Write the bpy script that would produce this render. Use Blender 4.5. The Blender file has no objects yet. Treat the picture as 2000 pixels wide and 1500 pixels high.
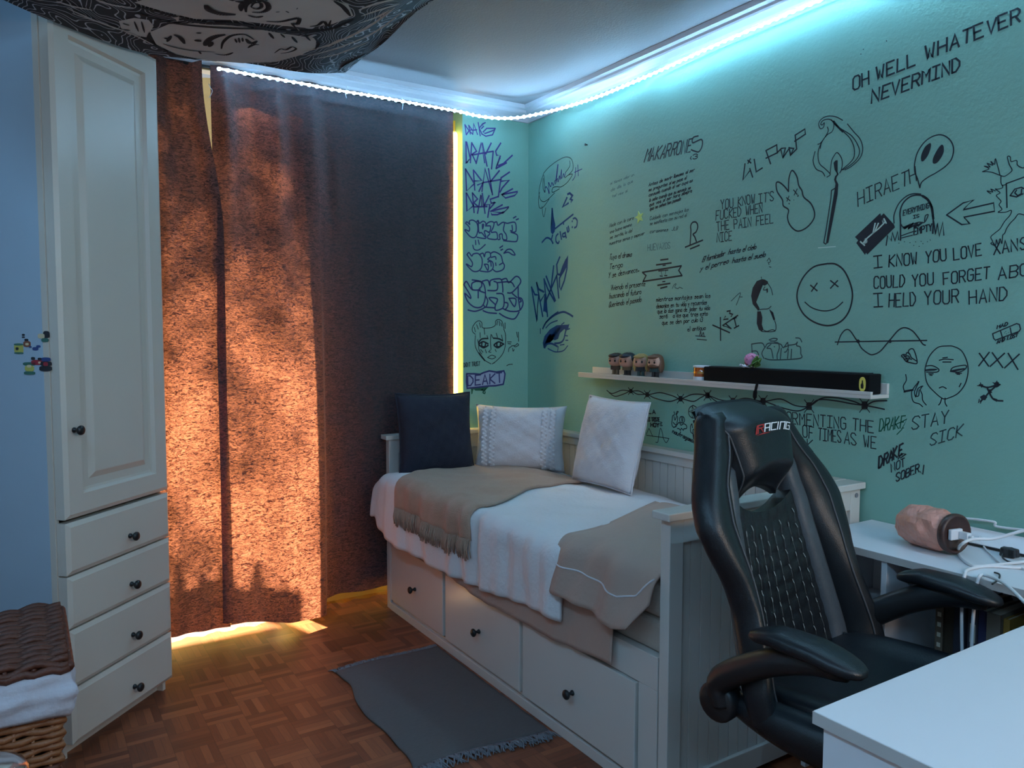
import bpy, bmesh, math, random
from mathutils import Vector, Matrix
random.seed(7)
S = bpy.context.scene
COL = S.collection
PI = math.pi
R = math.radians
def lin(c): return tuple((x/12.92 if x <= .04045 else ((x+.055)/1.055)**2.4) for x in c)
def rgb(r, g, b): return lin((r/255, g/255, b/255))

# ------------------------------------------------------------------ camera
F, HOR, YAW, ROLL, CAMZ = 1511.24, 654.09, R(32.34), R(.1057), 1.35
pitch = math.atan((750-HOR)/F)
fwd = Vector((math.sin(YAW)*math.cos(pitch), math.cos(YAW)*math.cos(pitch), -math.sin(pitch)))
rt = Vector((math.cos(YAW), -math.sin(YAW), 0)); upv = rt.cross(fwd)
rt, upv = math.cos(ROLL)*rt+math.sin(ROLL)*upv, math.cos(ROLL)*upv-math.sin(ROLL)*rt
cd = bpy.data.cameras.new('camera'); cam = bpy.data.objects.new('camera', cd); COL.objects.link(cam)
m = Matrix((rt, upv, -fwd)).transposed().to_4x4(); m.translation = (0, 0, CAMZ); cam.matrix_world = m
cd.sensor_fit = 'HORIZONTAL'; cd.sensor_width = 36; cd.lens = 36*F/2000; cd.clip_start = .02
S.camera = cam
def ray(u, v): return rt*((u-1000)/F) - upv*((v-750)/F) + fwd
CP = Vector((0, 0, CAMZ))
def onX(u, v, x): d = ray(u, v); return CP + d*(x/d.x)
def onY(u, v, y): d = ray(u, v); return CP + d*(y/d.y)
def onZ(u, v, z): d = ray(u, v); return CP + d*((z-CAMZ)/d.z)
def proj(p):
    q = Vector(p)-CP; w = q.dot(fwd); return 1000+F*q.dot(rt)/w, 750-F*q.dot(upv)/w

# ------------------------------------------------------------------ world, sun, exposure
W = bpy.data.worlds.new('sky'); S.world = W; W.use_nodes = True
bg = W.node_tree.nodes['Background']; bg.inputs[0].default_value = (.85, .9, 1, 1); bg.inputs[1].default_value = .5
sl = bpy.data.lights.new('sun', 'SUN'); sun = bpy.data.objects.new('sun', sl); COL.objects.link(sun)
sl.energy = 72; sl.color = (1, .93, .82); sl.angle = R(1.6)
sun.rotation_euler = Vector((.30, -1, -.72)).to_track_quat('-Z', 'Y').to_euler()
sun.location = (1.5, 8, 6)
S.view_settings.view_transform = 'Standard'; S.view_settings.look = 'None'
S.view_settings.exposure = 0; S.view_settings.gamma = 1; S.view_settings.use_curve_mapping = False
LED = 225
LEDC = (.31, .655, 1.0)
al = bpy.data.lights.new('warm_fill', 'AREA'); lamp = bpy.data.objects.new('warm_fill', al); COL.objects.link(lamp)   # added fill light, unseen behind the viewpoint, for surfaces facing it
al.energy = 18; al.color = (1, .80, .64); al.shape = 'DISK'; al.size = .45; lamp.location = (1.75, -1.15, 1.7); lamp.rotation_euler = (Vector((.25, 3.0, .9))-lamp.location).to_track_quat('-Z', 'Y').to_euler()
S.cycles.use_denoising = True
S.cycles.sample_clamp_indirect = 6
S.cycles.max_bounces = 8; S.cycles.transparent_max_bounces = 8

# ------------------------------------------------------------------ materials
MATS = {}
def nt(name):
    mt = bpy.data.materials.new(name); mt.use_nodes = True
    t = mt.node_tree; return mt, t, t.nodes['Principled BSDF']
def N(t, typ, **kw):
    n = t.nodes.new(typ)
    for k, v in kw.items(): setattr(n, k, v)
    return n
def math_n(t, op, a, b=None):
    n = N(t, 'ShaderNodeMath', operation=op)
    for i, x in enumerate((a, b)):
        if x is None: continue
        if isinstance(x, (int, float)): n.inputs[i].default_value = x
        else: t.links.new(x, n.inputs[i])
    return n.outputs[0]
def mat(name, c, rough=.5, var=.0, scale=8, bump=0, bscale=60, metal=0, sheen=0, spec=.5, stretch=None, emit=None, estr=0, coat=0):
    """plain procedural surface: noise-varied colour and a fine noise bump"""
    if name in MATS: return MATS[name]
    mt, t, p = nt(name); MATS[name] = mt
    p.inputs['Roughness'].default_value = rough; p.inputs['Metallic'].default_value = metal
    p.inputs['Specular IOR Level'].default_value = spec
    p.inputs['Coat Weight'].default_value = coat
    if sheen: p.inputs['Sheen Weight'].default_value = sheen
    tc = N(t, 'ShaderNodeTexCoord'); src = tc.outputs['Object']
    if stretch:
        mp = N(t, 'ShaderNodeMapping'); mp.inputs['Scale'].default_value = stretch
        t.links.new(src, mp.inputs[0]); src = mp.outputs[0]
    nz = N(t, 'ShaderNodeTexNoise'); nz.inputs['Scale'].default_value = scale; nz.inputs['Detail'].default_value = 4
    t.links.new(src, nz.inputs['Vector'])
    mx = N(t, 'ShaderNodeMix', data_type='RGBA')
    a = tuple(max(0, x*(1-var)) for x in c); b = tuple(min(1, x*(1+var)) for x in c)
    mx.inputs[6].default_value = (*a, 1); mx.inputs[7].default_value = (*b, 1)
    t.links.new(nz.outputs[0], mx.inputs[0]); t.links.new(mx.outputs[2], p.inputs['Base Color'])
    if bump:
        n2 = N(t, 'ShaderNodeTexNoise'); n2.inputs['Scale'].default_value = bscale; n2.inputs['Detail'].default_value = 3
        t.links.new(src, n2.inputs['Vector'])
        b_ = N(t, 'ShaderNodeBump'); b_.inputs['Strength'].default_value = bump; b_.inputs['Distance'].default_value = .01
        t.links.new(n2.outputs[0], b_.inputs['Height']); t.links.new(b_.outputs[0], p.inputs['Normal'])
    if emit:
        p.inputs['Emission Color'].default_value = (*emit, 1); p.inputs['Emission Strength'].default_value = estr
    return mt

M_green = mat('green_wall_paint', (.235, .475, .395), .6, .05, 3, .12, 90)
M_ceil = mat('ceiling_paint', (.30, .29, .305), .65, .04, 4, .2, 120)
M_trim = mat('cornice_plaster', (.60, .61, .66), .5, .03)
M_wall = mat('white_wall_paint', (.62, .63, .66), .6, .04)
M_outside = mat('outside_render', (.55, .5, .44), .8, .1)
M_white = mat('white_lacquer', (.62, .595, .56), .26, .03, 5, .05, 30)
M_ward = mat('off_white_foil', (.56, .51, .45), .33, .03, 5, .03, 30)
M_blue = mat('pale_blue_panel', (.36, .46, .56), .45, .03)
M_desk = mat('white_melamine', (.70, .71, .74), .35, .02)
M_edge = mat('grey_edge_band', (.52, .50, .48), .5, .03)
M_knob = mat('black_knob_metal', (.018, .018, .02), .35, .1, metal=.3)
M_dark = mat('shadow_gap', (.02, .02, .02), .8)
M_duvet = mat('white_cotton', (.74, .72, .74), .85, .03, 6, .35, 45, sheen=.2)
M_cush = mat('white_linen', (.66, .64, .68), .85, .05, 30, .3, 160, sheen=.2)
M_navy = mat('navy_linen', (.012, .014, .030), .85, .25, 90, .4, 260, sheen=.05)
M_tan = mat('tan_wool', (.42, .265, .19), .9, .12, 40, .45, 220, sheen=.2)
M_taupe = mat('taupe_cotton', (.42, .295, .245), .85, .05, 8, .2, 60, sheen=.1)
M_matt = mat('mattress_ticking', (.42, .37, .32), .9, .05, 8, .3, 120)
M_rug = mat('grey_woven_rug', (.145, .132, .13), .95, .18, 60, .6, 300, stretch=(1, 8, 1))
M_fringe = mat('grey_rug_fringe', (.17, .17, .19), .95, .4, 90)
M_leather = mat('black_leatherette', (.009, .011, .014), .36, .15, 20, .12, 350, spec=.42)
M_pipe = mat('charcoal_piping', (.06, .06, .065), .6)
M_greyl = mat('slate_leatherette', (.055, .066, .078), .42, .15, 20, .12, 350)
M_plastic = mat('black_plastic', (.010, .011, .013), .42, .1, bump=.05, bscale=500)
M_stitch = mat('grey_stitching', (.22, .24, .24), .7)
M_logo = mat('white_logo_print', (.8, .82, .85), .5)
M_logor = mat('red_logo_print', (.35, .02, .02), .5)
M_black = mat('black_fabric_grille', (.005, .005, .006), .75, .2, 200, spec=.15)
M_yel = mat('yellow_badge', (.75, .62, .12), .4)
M_wick = mat('brown_wicker', (.085, .026, .014), .5, .45, 30, .2, 120, spec=.35)
M_wick2 = mat('honey_wicker', (.23, .085, .03), .5, .4, 30, .2, 120)
M_liner = mat('pale_liner_cloth', (.46, .46, .52), .85, .06, 20, .3, 50)
M_chrome = mat('brushed_steel', (.75, .72, .66), .18, .05, metal=1)
M_salt = mat('pink_salt', (.62, .27, .20), .35, .35, 14, .9, 26)
M_wood = mat('dark_turned_wood', (.055, .022, .016), .4, .4, 30, stretch=(1, 6, 1))
M_cable = mat('white_cable', (.72, .72, .74), .4)
M_ink = mat('black_marker_ink', (.010, .016, .026), .6)
M_ink2 = mat('thin_marker_ink', (.035, .07, .075), .6)
M_ink3 = mat('faded_pencil', (.10, .19, .19), .7)
M_purple = mat('purple_marker_ink', (.055, .035, .22), .6)
M_violet = mat('navy_violet_marker_ink', (.03, .035, .16), .6)
M_bluei = mat('blue_marker_ink', (.008, .055, .19), .6)
M_greeni = mat('green_marker_ink', (.008, .12, .07), .6)
M_lilac = mat('lilac_fill_ink', (.34, .40, .58), .7)
M_chalk = mat('pale_scratch', (.55, .75, .68), .8)
M_skin = mat('figurine_skin', (.55, .27, .19), .45)
M_eye = mat('figurine_black', (.01, .01, .012), .25)
M_amber = mat('amber_glass', (.40, .085, .015), .12, .3, 30, coat=.6)
M_gold = mat('gold_band', (.70, .38, .12), .3, metal=1)
M_label = mat('white_label', (.72, .72, .76), .5)
M_pinkp = mat('pink_petal', (.72, .28, .46), .6, .15, 20)
M_whitep = mat('white_petal', (.70, .68, .74), .6, .05)
M_leaf = mat('green_leaf', (.10, .22, .06), .5, .2, 30)
M_redp = mat('dark_red_petal', (.20, .03, .05), .6)
M_star = mat('glow_star_plastic', (.50, .72, .22), .4)

def parquet():
    mt, t, p = nt('mosaic_parquet'); L = t.links.new
    tc = N(t, 'ShaderNodeTexCoord'); sx = N(t, 'ShaderNodeSeparateXYZ'); L(tc.outputs['Object'], sx.inputs[0])
    s = 1/.125
    X = math_n(t, 'MULTIPLY', sx.outputs[0], s); Y = math_n(t, 'MULTIPLY', sx.outputs[1], s)
    fx, fy = math_n(t, 'FLOOR', X), math_n(t, 'FLOOR', Y)
    par = math_n(t, 'FLOORED_MODULO', math_n(t, 'ADD', fx, fy), 2)
    inv = math_n(t, 'SUBTRACT', 1, par)
    acr = math_n(t, 'ADD', math_n(t, 'MULTIPLY', X, par), math_n(t, 'MULTIPLY', Y, inv))
    alo = math_n(t, 'ADD', math_n(t, 'MULTIPLY', Y, par), math_n(t, 'MULTIPLY', X, inv))
    slat = math_n(t, 'FLOOR', math_n(t, 'MULTIPLY', acr, 5))
    cm = N(t, 'ShaderNodeCombineXYZ'); L(slat, cm.inputs[0]); L(math_n(t, 'FLOOR', alo), cm.inputs[1]); L(par, cm.inputs[2])
    wn = N(t, 'ShaderNodeTexWhiteNoise', noise_dimensions='3D'); L(cm.outputs[0], wn.inputs['Vector'])
    cg = N(t, 'ShaderNodeCombineXYZ'); L(math_n(t, 'MULTIPLY', acr, 9), cg.inputs[0]); L(math_n(t, 'MULTIPLY', alo, .9), cg.inputs[1]); L(math_n(t, 'MULTIPLY', wn.outputs[0], 40), cg.inputs[2])
    nz = N(t, 'ShaderNodeTexNoise'); nz.inputs['Scale'].default_value = 2.2; nz.inputs['Detail'].default_value = 5; L(cg.outputs[0], nz.inputs['Vector'])
    f = math_n(t, 'ADD', math_n(t, 'MULTIPLY', wn.outputs[0], .6), math_n(t, 'MULTIPLY', nz.outputs[0], .5))
    cr = N(t, 'ShaderNodeValToRGB'); L(f, cr.inputs[0])
    e = cr.color_ramp.elements
    e[0].position = .1; e[0].color = (.095, .026, .012, 1); e[1].position = .95; e[1].color = (.36, .115, .05, 1)
    k = e.new(.5); k.color = (.20, .058, .026, 1)
    # joints
    ja = math_n(t, 'ABSOLUTE', math_n(t, 'SUBTRACT', math_n(t, 'FRACT', math_n(t, 'MULTIPLY', acr, 5)), .5))
    jb = math_n(t, 'ABSOLUTE', math_n(t, 'SUBTRACT', math_n(t, 'FRACT', alo), .5))
    j = math_n(t, 'MAXIMUM', math_n(t, 'GREATER_THAN', ja, .475), math_n(t, 'GREATER_THAN', jb, .492))
    mx = N(t, 'ShaderNodeMix', data_type='RGBA'); L(math_n(t, 'MULTIPLY', j, .55), mx.inputs[0]); L(cr.outputs[0], mx.inputs[6]); mx.inputs[7].default_value = (.03, .012, .008, 1)
    L(mx.outputs[2], p.inputs['Base Color'])
    L(math_n(t, 'ADD', math_n(t, 'MULTIPLY', nz.outputs[0], .2), .34), p.inputs['Roughness'])
    b = N(t, 'ShaderNodeBump'); b.inputs['Strength'].default_value = .12; b.inputs['Distance'].default_value = .004
    L(math_n(t, 'SUBTRACT', nz.outputs[0], j), b.inputs['Height']); L(b.outputs[0], p.inputs['Normal'])
    return mt
M_floor = parquet()

def curtain_mat():
    mt, t, p = nt('jacquard_curtain'); L = t.links.new
    out = t.nodes['Material Output']; t.nodes.remove(p)
    tc = N(t, 'ShaderNodeTexCoord')
    mp = N(t, 'ShaderNodeMapping'); mp.inputs['Scale'].default_value = (.7, 1, 2.2); L(tc.outputs['Object'], mp.inputs[0])
    n1 = N(t, 'ShaderNodeTexNoise'); n1.inputs['Scale'].default_value = 60; n1.inputs['Detail'].default_value = 4; n1.inputs['Distortion'].default_value = 1.6
    L(mp.outputs[0], n1.inputs['Vector'])
    n2 = N(t, 'ShaderNodeTexNoise'); n2.inputs['Scale'].default_value = 230; n2.inputs['Detail'].default_value = 2; L(mp.outputs[0], n2.inputs['Vector'])
    f = math_n(t, 'ADD', math_n(t, 'MULTIPLY', n1.outputs[0], .75), math_n(t, 'MULTIPLY', n2.outputs[0], .3))
    cr = N(t, 'ShaderNodeValToRGB'); e = cr.color_ramp.elements; L(f, cr.inputs[0])
    e[0].position = .42; e[0].color = (.05, .012, .009, 1); e[1].position = .64; e[1].color = (.72, .30, .25, 1)
    tr = N(t, 'ShaderNodeBsdfTranslucent'); L(cr.outputs[0], tr.inputs[0])
    df = N(t, 'ShaderNodeBsdfPrincipled'); df.inputs['Base Color'].default_value = (.030, .028, .036, 1); df.inputs['Roughness'].default_value = .7; df.inputs['Sheen Weight'].default_value = .15
    mx = N(t, 'ShaderNodeMixShader'); mx.inputs[0].default_value = .20; L(df.outputs[0], mx.inputs[1]); L(tr.outputs[0], mx.inputs[2])
    L(mx.outputs[0], out.inputs[0]); return mt
M_curt = curtain_mat()
def sheer_mat():
    mt, t, p = nt('yellow_voile'); L = t.links.new
    out = t.nodes['Material Output']; t.nodes.remove(p)
    tr = N(t, 'ShaderNodeBsdfTranslucent'); tr.inputs[0].default_value = (.95, .66, .12, 1)
    df = N(t, 'ShaderNodeBsdfDiffuse'); df.inputs[0].default_value = (.8, .58, .16, 1)
    ts = N(t, 'ShaderNodeBsdfTransparent'); ts.inputs[0].default_value = (1, .80, .44, 1)
    mx = N(t, 'ShaderNodeMixShader'); mx.inputs[0].default_value = .7; L(df.outputs[0], mx.inputs[1]); L(tr.outputs[0], mx.inputs[2])
    m2 = N(t, 'ShaderNodeMixShader'); m2.inputs[0].default_value = .75; L(mx.outputs[0], m2.inputs[1]); L(ts.outputs[0], m2.inputs[2])
    L(m2.outputs[0], out.inputs[0]); return mt
M_sheer = sheer_mat()
M_sheer2 = sheer_mat(); M_sheer2.name = 'yellow_voile_opaque'
for n_ in M_sheer2.node_tree.nodes:      # side strip made opaque, added to keep direct sun out of the room
    if n_.type == 'MIX_SHADER' and n_.inputs[0].default_value == .75: n_.inputs[0].default_value = 0
def glass_mat():
    mt, t, p = nt('window_glass'); L = t.links.new
    out = t.nodes['Material Output']; t.nodes.remove(p)
    a = N(t, 'ShaderNodeBsdfTransparent'); g = N(t, 'ShaderNodeBsdfGlossy'); g.inputs['Roughness'].default_value = .02
    mx = N(t, 'ShaderNodeMixShader'); mx.inputs[0].default_value = .06; L(a.outputs[0], mx.inputs[1]); L(g.outputs[0], mx.inputs[2])
    L(mx.outputs[0], out.inputs[0]); return mt
M_glass = glass_mat()
def led_mat(name, k):
    mt, t, p = nt(name)
    p.inputs['Base Color'].default_value = (.8, .8, .8, 1); p.inputs['Emission Color'].default_value = (*LEDC, 1); p.inputs['Emission Strength'].default_value = k
    return mt
M_led = led_mat('led_tape', LED*1.05); M_led2 = led_mat('led_tape_far', LED); M_bead = led_mat('led_bead', LED*.1)
def tapestry_mat():
    mt, t, p = nt('printed_tapestry'); L = t.links.new
    tc = N(t, 'ShaderNodeTexCoord')
    mp = N(t, 'ShaderNodeMapping'); mp.inputs['Scale'].default_value = (5, 5, 1); L(tc.outputs['UV'], mp.inputs[0])
    nz = N(t, 'ShaderNodeTexNoise'); nz.inputs['Scale'].default_value = 1.3; nz.inputs['Detail'].default_value = 2; L(mp.outputs[0], nz.inputs['Vector'])
    ad = N(t, 'ShaderNodeVectorMath', operation='MULTIPLY_ADD'); L(nz.outputs['Color'], ad.inputs[0]); ad.inputs[1].default_value = (2.6, 2.6, 0); L(mp.outputs[0], ad.inputs[2])
    wv = N(t, 'ShaderNodeTexWave', wave_type='BANDS'); wv.inputs['Scale'].default_value = 3.1; wv.inputs['Distortion'].default_value = 3.5; wv.inputs['Detail'].default_value = 2
    L(ad.outputs[0], wv.inputs['Vector'])
    a = math_n(t, 'GREATER_THAN', wv.outputs['Fac'], .93)
    mx = N(t, 'ShaderNodeMix', data_type='RGBA'); mx.inputs[6].default_value = (.014, .015, .022, 1); mx.inputs[7].default_value = (.42, .43, .48, 1); L(a, mx.inputs[0])
    L(mx.outputs[2], p.inputs['Base Color']); p.inputs['Roughness'].default_value = .8
    return mt
M_tap = tapestry_mat()
M_tapl = mat('tapestry_pale_print', (.50, .47, .46), .85, .06, 12)
M_tapk = mat('tapestry_black_print', (.012, .012, .018), .85)

# ------------------------------------------------------------------ mesh helpers
class MB:
    def __init__(s): s.v, s.f, s.m, s.uv = [], [], [], None
    def face(s, pts, mi=0):
        n = len(s.v); s.v += [Vector(p) for p in pts]; s.f.append(tuple(range(n, n+len(pts)))); s.m.append(mi)
    def box(s, a, b, mi=0, xf=None):
        (x0, y0, z0), (x1, y1, z1) = a, b
        P = [Vector(p) for p in ((x0,y0,z0),(x1,y0,z0),(x1,y1,z0),(x0,y1,z0),(x0,y0,z1),(x1,y0,z1),(x1,y1,z1),(x0,y1,z1))]
        if xf: P = [xf @ p for p in P]
        n = len(s.v); s.v += P
        for q in ((0,3,2,1),(4,5,6,7),(0,1,5,4),(1,2,6,5),(2,3,7,6),(3,0,4,7)): s.f.append(tuple(n+i for i in q)); s.m.append(mi)
        return s
    def grid(s, fn, nu, nv, mi=0, cu=False, cv=False, flip=False):
        n = len(s.v)
        for j in range(nv+1):
            for i in range(nu+1): s.v.append(Vector(fn(i/nu, j/nv)))
        for j in range(nv):
            for i in range(nu):
                a = n+j*(nu+1)+i; q = (a, a+1, a+nu+2, a+nu+1)
                s.f.append(q[::-1] if flip else q); s.m.append(mi)
        return s
    def tube(s, pts, r, seg=8, mi=0, cap=True, flat=1., closed=False):
        pts = [Vector(p) for p in pts]; k = len(pts); n = len(s.v)
        rr = r if isinstance(r, (list, tuple)) else [r]*k
        pu = None
        for i, p in enumerate(pts):
            if closed: d = pts[(i+1) % k]-pts[i-1]
            else: d = pts[min(i+1, k-1)]-pts[max(i-1, 0)]
            d.normalize()
            if pu is None:
                pu = Vector((0, 0, 1)) if abs(d.z) < .9 else Vector((1, 0, 0))
            sd = d.cross(pu)
            if sd.length < 1e-6: sd = d.orthogonal()
            sd.normalize(); pu = sd.cross(d).normalized()
            for a in range(seg):
                t = 2*PI*a/seg; s.v.append(p+sd*(math.cos(t)*rr[i])+pu*(math.sin(t)*rr[i]*flat))
        for i in range(k if closed else k-1):
            for a in range(seg):
                b = (a+1) % seg; i2 = (i+1) % k
                s.f.append((n+i*seg+a, n+i*seg+b, n+i2*seg+b, n+i2*seg+a)); s.m.append(mi)
        if cap and not closed:
            s.f.append(tuple(n+a for a in range(seg))[::-1]); s.m.append(mi)
            s.f.append(tuple(n+(k-1)*seg+a for a in range(seg))); s.m.append(mi)
        return s
    def lathe(s, prof, seg=16, mi=0, xf=None, cap=True):
        n = len(s.v); xf = xf or Matrix()
        for (r, z) in prof:
            for a in range(seg): t = 2*PI*a/seg; s.v.append(xf @ Vector((r*math.cos(t), r*math.sin(t), z)))
        for i in range(len(prof)-1):
            for a in range(seg):
                b = (a+1) % seg; s.f.append((n+i*seg+a, n+i*seg+b, n+(i+1)*seg+b, n+(i+1)*seg+a)); s.m.append(mi)
        if cap:
            if prof[0][0] > 1e-6: s.f.append(tuple(n+a for a in range(seg))[::-1]); s.m.append(mi)
            if prof[-1][0] > 1e-6: s.f.append(tuple(n+(len(prof)-1)*seg+a for a in range(seg))); s.m.append(mi)
        return s
    def ball(s, c, r, seg=12, ring=8, mi=0, fn=None, xf=None):
        rx, ry, rz = r if isinstance(r, (tuple, list)) else (r, r, r); c = Vector(c)
        def g(u, v):
            a, b = 2*PI*u, PI*(v-.5)
            d = Vector((math.cos(a)*math.cos(b), math.sin(a)*math.cos(b), math.sin(b)))
            k = fn(d) if fn else 1
            q = Vector((d.x*rx*k, d.y*ry*k, d.z*rz*k))
            return c+(xf @ q if xf else q)
        return s.grid(g, seg, ring, mi)
    def prism(s, poly, f0, f1, mi=0):
        """closed polygon of 2-D points, mapped by f0 and f1 to its two faces"""
        k = len(poly); n = len(s.v)
        s.v += [Vector(f0(*p)) for p in poly]+[Vector(f1(*p)) for p in poly]
        s.f.append(tuple(range(n, n+k))[::-1]); s.f.append(tuple(range(n+k, n+2*k))); s.m += [mi, mi]
        for i in range(k): j = (i+1) % k; s.f.append((n+i, n+j, n+k+j, n+k+i)); s.m.append(mi)
        return s
def link(name, me, parent):
    o = bpy.data.objects.new(name, me); COL.objects.link(o)
    if parent: o.parent = parent
    return o
def obj(name, mb, mats, parent=None, smooth=False, bevel=0, subsurf=0, solid=0, weld=True, off=None, bseg=2, label=None):
    """link the shapes of one builder as ONE mesh object"""
    me = bpy.data.meshes.new(name)
    o3 = Vector(off) if off is not None else Vector()
    me.from_pydata([tuple(v-o3) for v in mb.v], [], mb.f)
    for mm in (mats if isinstance(mats, (list, tuple)) else [mats]): me.materials.append(mm)
    for p, mi in zip(me.polygons, mb.m): p.material_index = mi; p.use_smooth = smooth
    if mb.uv:
        ul = me.uv_layers.new(name='UVMap')
        for lp in me.loops: ul.data[lp.index].uv = mb.uv[lp.vertex_index]
    if weld or smooth:
        b = bmesh.new(); b.from_mesh(me)
        if weld: bmesh.ops.remove_doubles(b, verts=b.verts, dist=1e-5)
        if not solid and not mb.uv: bmesh.ops.recalc_face_normals(b, faces=b.faces)
        b.to_mesh(me); b.free()
    o = link(name, me, parent)
    if solid: q = o.modifiers.new('thickness', 'SOLIDIFY'); q.thickness = solid; q.offset = 0
    if bevel: q = o.modifiers.new('edges', 'BEVEL'); q.width = bevel; q.segments = bseg; q.limit_method = 'ANGLE'; q.angle_limit = R(40)
    if subsurf: q = o.modifiers.new('smooth', 'SUBSURF'); q.levels = subsurf; q.render_levels = subsurf
    if label: o['label'] = label
    return o
def tag(o, label, cat, group=None, kind=None):
    o['label'] = label; o['category'] = cat
    if group: o['group'] = group
    if kind: o['kind'] = kind
    return o
def thing(name, label, cat, loc=(0, 0, 0), rotz=0, group=None):
    o = bpy.data.objects.new(name, None); COL.objects.link(o); o.empty_display_size = .05
    o.location = loc; o.rotation_euler = (0, 0, rotz)
    return tag(o, label, cat, group)
def struct(name, mb, m, parent=None, **kw):
    o = obj(name, mb, m, parent, **kw)
    if parent is None: o['kind'] = 'structure'
    return o
def spline(pts, n=8, closed=False):
    P = [Vector(p) for p in pts]; k = len(P); out = []
    for i in range(k if closed else k-1):
        g = (lambda j: P[j % k]) if closed else (lambda j: P[max(0, min(k-1, j))])
        a, b, c, d = g(i-1), g(i), g(i+1), g(i+2)
        for j in range(n):
            t = j/n; out.append(.5*((2*b)+(c-a)*t+(2*a-5*b+4*c-d)*t*t+(3*b-a-3*c+d)*t**3))
    if not closed: out.append(P[-1])
    return out
def sm(a, b, x): t = max(0, min(1, (x-a)/(b-a))); return t*t*(3-2*t)
def lerp(a, b, t): return a+(b-a)*t
def interp(tab, x):
    if x <= tab[0][0]: return tab[0][1]
    for (a, va), (b, vb) in zip(tab, tab[1:]):
        if x <= b: return va+(vb-va)*(x-a)/(b-a)
    return tab[-1][1]
def hn(*a):
    """smooth pseudo-noise in -1..1"""
    x, y = a[0], a[1] if len(a) > 1 else 0
    return (math.sin(x*1.7+y*2.3+.5)+math.sin(x*-3.1+y*1.3+2.1)+math.sin(x*2.2-y*3.7+4.2))/3
# ================================================================== the room
XW, YB, XL, YR, ZC = 2.372, 3.582, -.46, -1.3, 2.572
WX0, WX1, WZ = .30, 1.962, 2.56            # window opening in the back wall
struct('floor', MB().box((XL-.3, YR-.3, -.1), (XW+.3, YB+.28, 0)), M_floor)
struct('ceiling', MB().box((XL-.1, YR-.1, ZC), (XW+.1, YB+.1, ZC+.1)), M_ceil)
w_right = struct('wall_right', MB().box((XW, YR-.1, -.05), (XW+.12, YB+.28, ZC+.05)), M_green)
w = MB()
w.box((XL-.1, YB, -.05), (WX0, YB+.28, ZC+.05)); w.box((WX1, YB, -.05), (XW, YB+.28, ZC+.05)); w.box((WX0, YB, WZ), (WX1, YB+.28, ZC+.05))
w_back = struct('wall_back', w, M_green, weld=False)
struct('wall_left', MB().box((XL-.1, YR-.1, -.05), (XL, YB, ZC+.05)), M_wall)
w = MB(); w.box((XL, YR-.1, -.05), (XW, YR, ZC+.05))
struct('wall_front', w, M_wall)
# cornice: a coved profile run along each wall
def cornice(name, a, b, inward):
    a, b, inw = Vector(a), Vector(b), Vector(inward)
    prof = [(0, 0), (.012, 0), (.014, .012), (.02, .02), (.045, .034), (.05, .04), (.052, .05), (.07, .055), (.072, .075), (0, .075)]
    mb = MB(); n = len(prof); d = (b-a).normalized()
    for p, sg in ((a, 1), (b, -1)):
        for (o, h) in prof: mb.v.append(p + inw*o + d*(o*sg) + Vector((0, 0, ZC-.075+h)))
    for i in range(n):
        j = (i+1) % n; mb.f.append((i, j, n+j, n+i)); mb.m.append(0)
    struct(name, mb, M_trim)
cornice('trim_1', (XW, YB, 0), (XW, YR, 0), (-1, 0, 0))
cornice('trim_2', (XL, YB, 0), (XW, YB, 0), (0, -1, 0))
cornice('trim_3', (XL, YR, 0), (XL, YB, 0), (1, 0, 0))
# window: two leaves in a white frame, handle
wf = MB()
for x0, x1 in ((WX0, WX0+.05), (WX1-.02, WX1), (1.05, 1.15)): wf.box((x0, YB+.16, 0), (x1, YB+.22, WZ))
wf.box((WX0, YB+.16, WZ-.025), (WX1, YB+.22, WZ)); wf.box((WX0, YB+.16, 0), (WX1, YB+.22, .05))
win = struct('window_1', wf, M_white, weld=False)
for x0, x1 in ((WX0+.05, 1.05), (1.15, WX1-.02)):
    obj('pane', MB().box((x0, YB+.185, .05), (x1, YB+.192, WZ-.025)), M_glass, win)
obj('blocker_panel', MB().box((1.36, YB+.012, .13), (1.897, YB+.016, 2.55)), M_wall, win)  # unseen panel added to darken the right half of the curtain
# balcony beyond the window: slab and a pierced parapet whose shadow falls on the curtain
pb = MB(); pb.box((-3, YB+.28, -.2), (4, 5.2, -.03))
struct('floor_2', pb, M_outside)
pp = MB(); YP = 4.55
pp.box((-3, YP, -.03), (.70, YP+.05, .60)); pp.box((-3, YP, .765), (.70, YP+.05, 1.0)); pp.box((.66, YP, .60), (.70, YP+.05, .765))  # slot added so sun lights the floor under the curtain hem
for k in range(30):
    x = -2+k*.105; h = .10+.06*math.sin(k*1.9)+.03*math.sin(k*.7)
    if x < .67: pp.prism([(x-.03, 1.0), (x+.03, 1.0), (x+.012, 1.0+h), (x-.006, 1.0+h)], lambda a, b: (a, YP+.02, b), lambda a, b: (a, YP+.06, b))
struct('wall_balcony', pp, M_outside, weld=False)

# ================================================================== knob
def knob(parent, p, d, s=1., m=None):
    """round mushroom knob standing out from p along d"""
    q = Vector(d).to_track_quat('Z', 'Y').to_matrix().to_4x4(); q.translation = Vector(p)
    prof = [(.009, 0), (.0085, .004), (.005, .008), (.0055, .016), (.013, .020), (.0155, .024), (.0150, .029), (.010, .033), (0, .0335)]
    return obj('knob', MB().lathe([(r*s, z*s) for r, z in prof], 18, xf=q), m or M_knob, parent, smooth=True)

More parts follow.
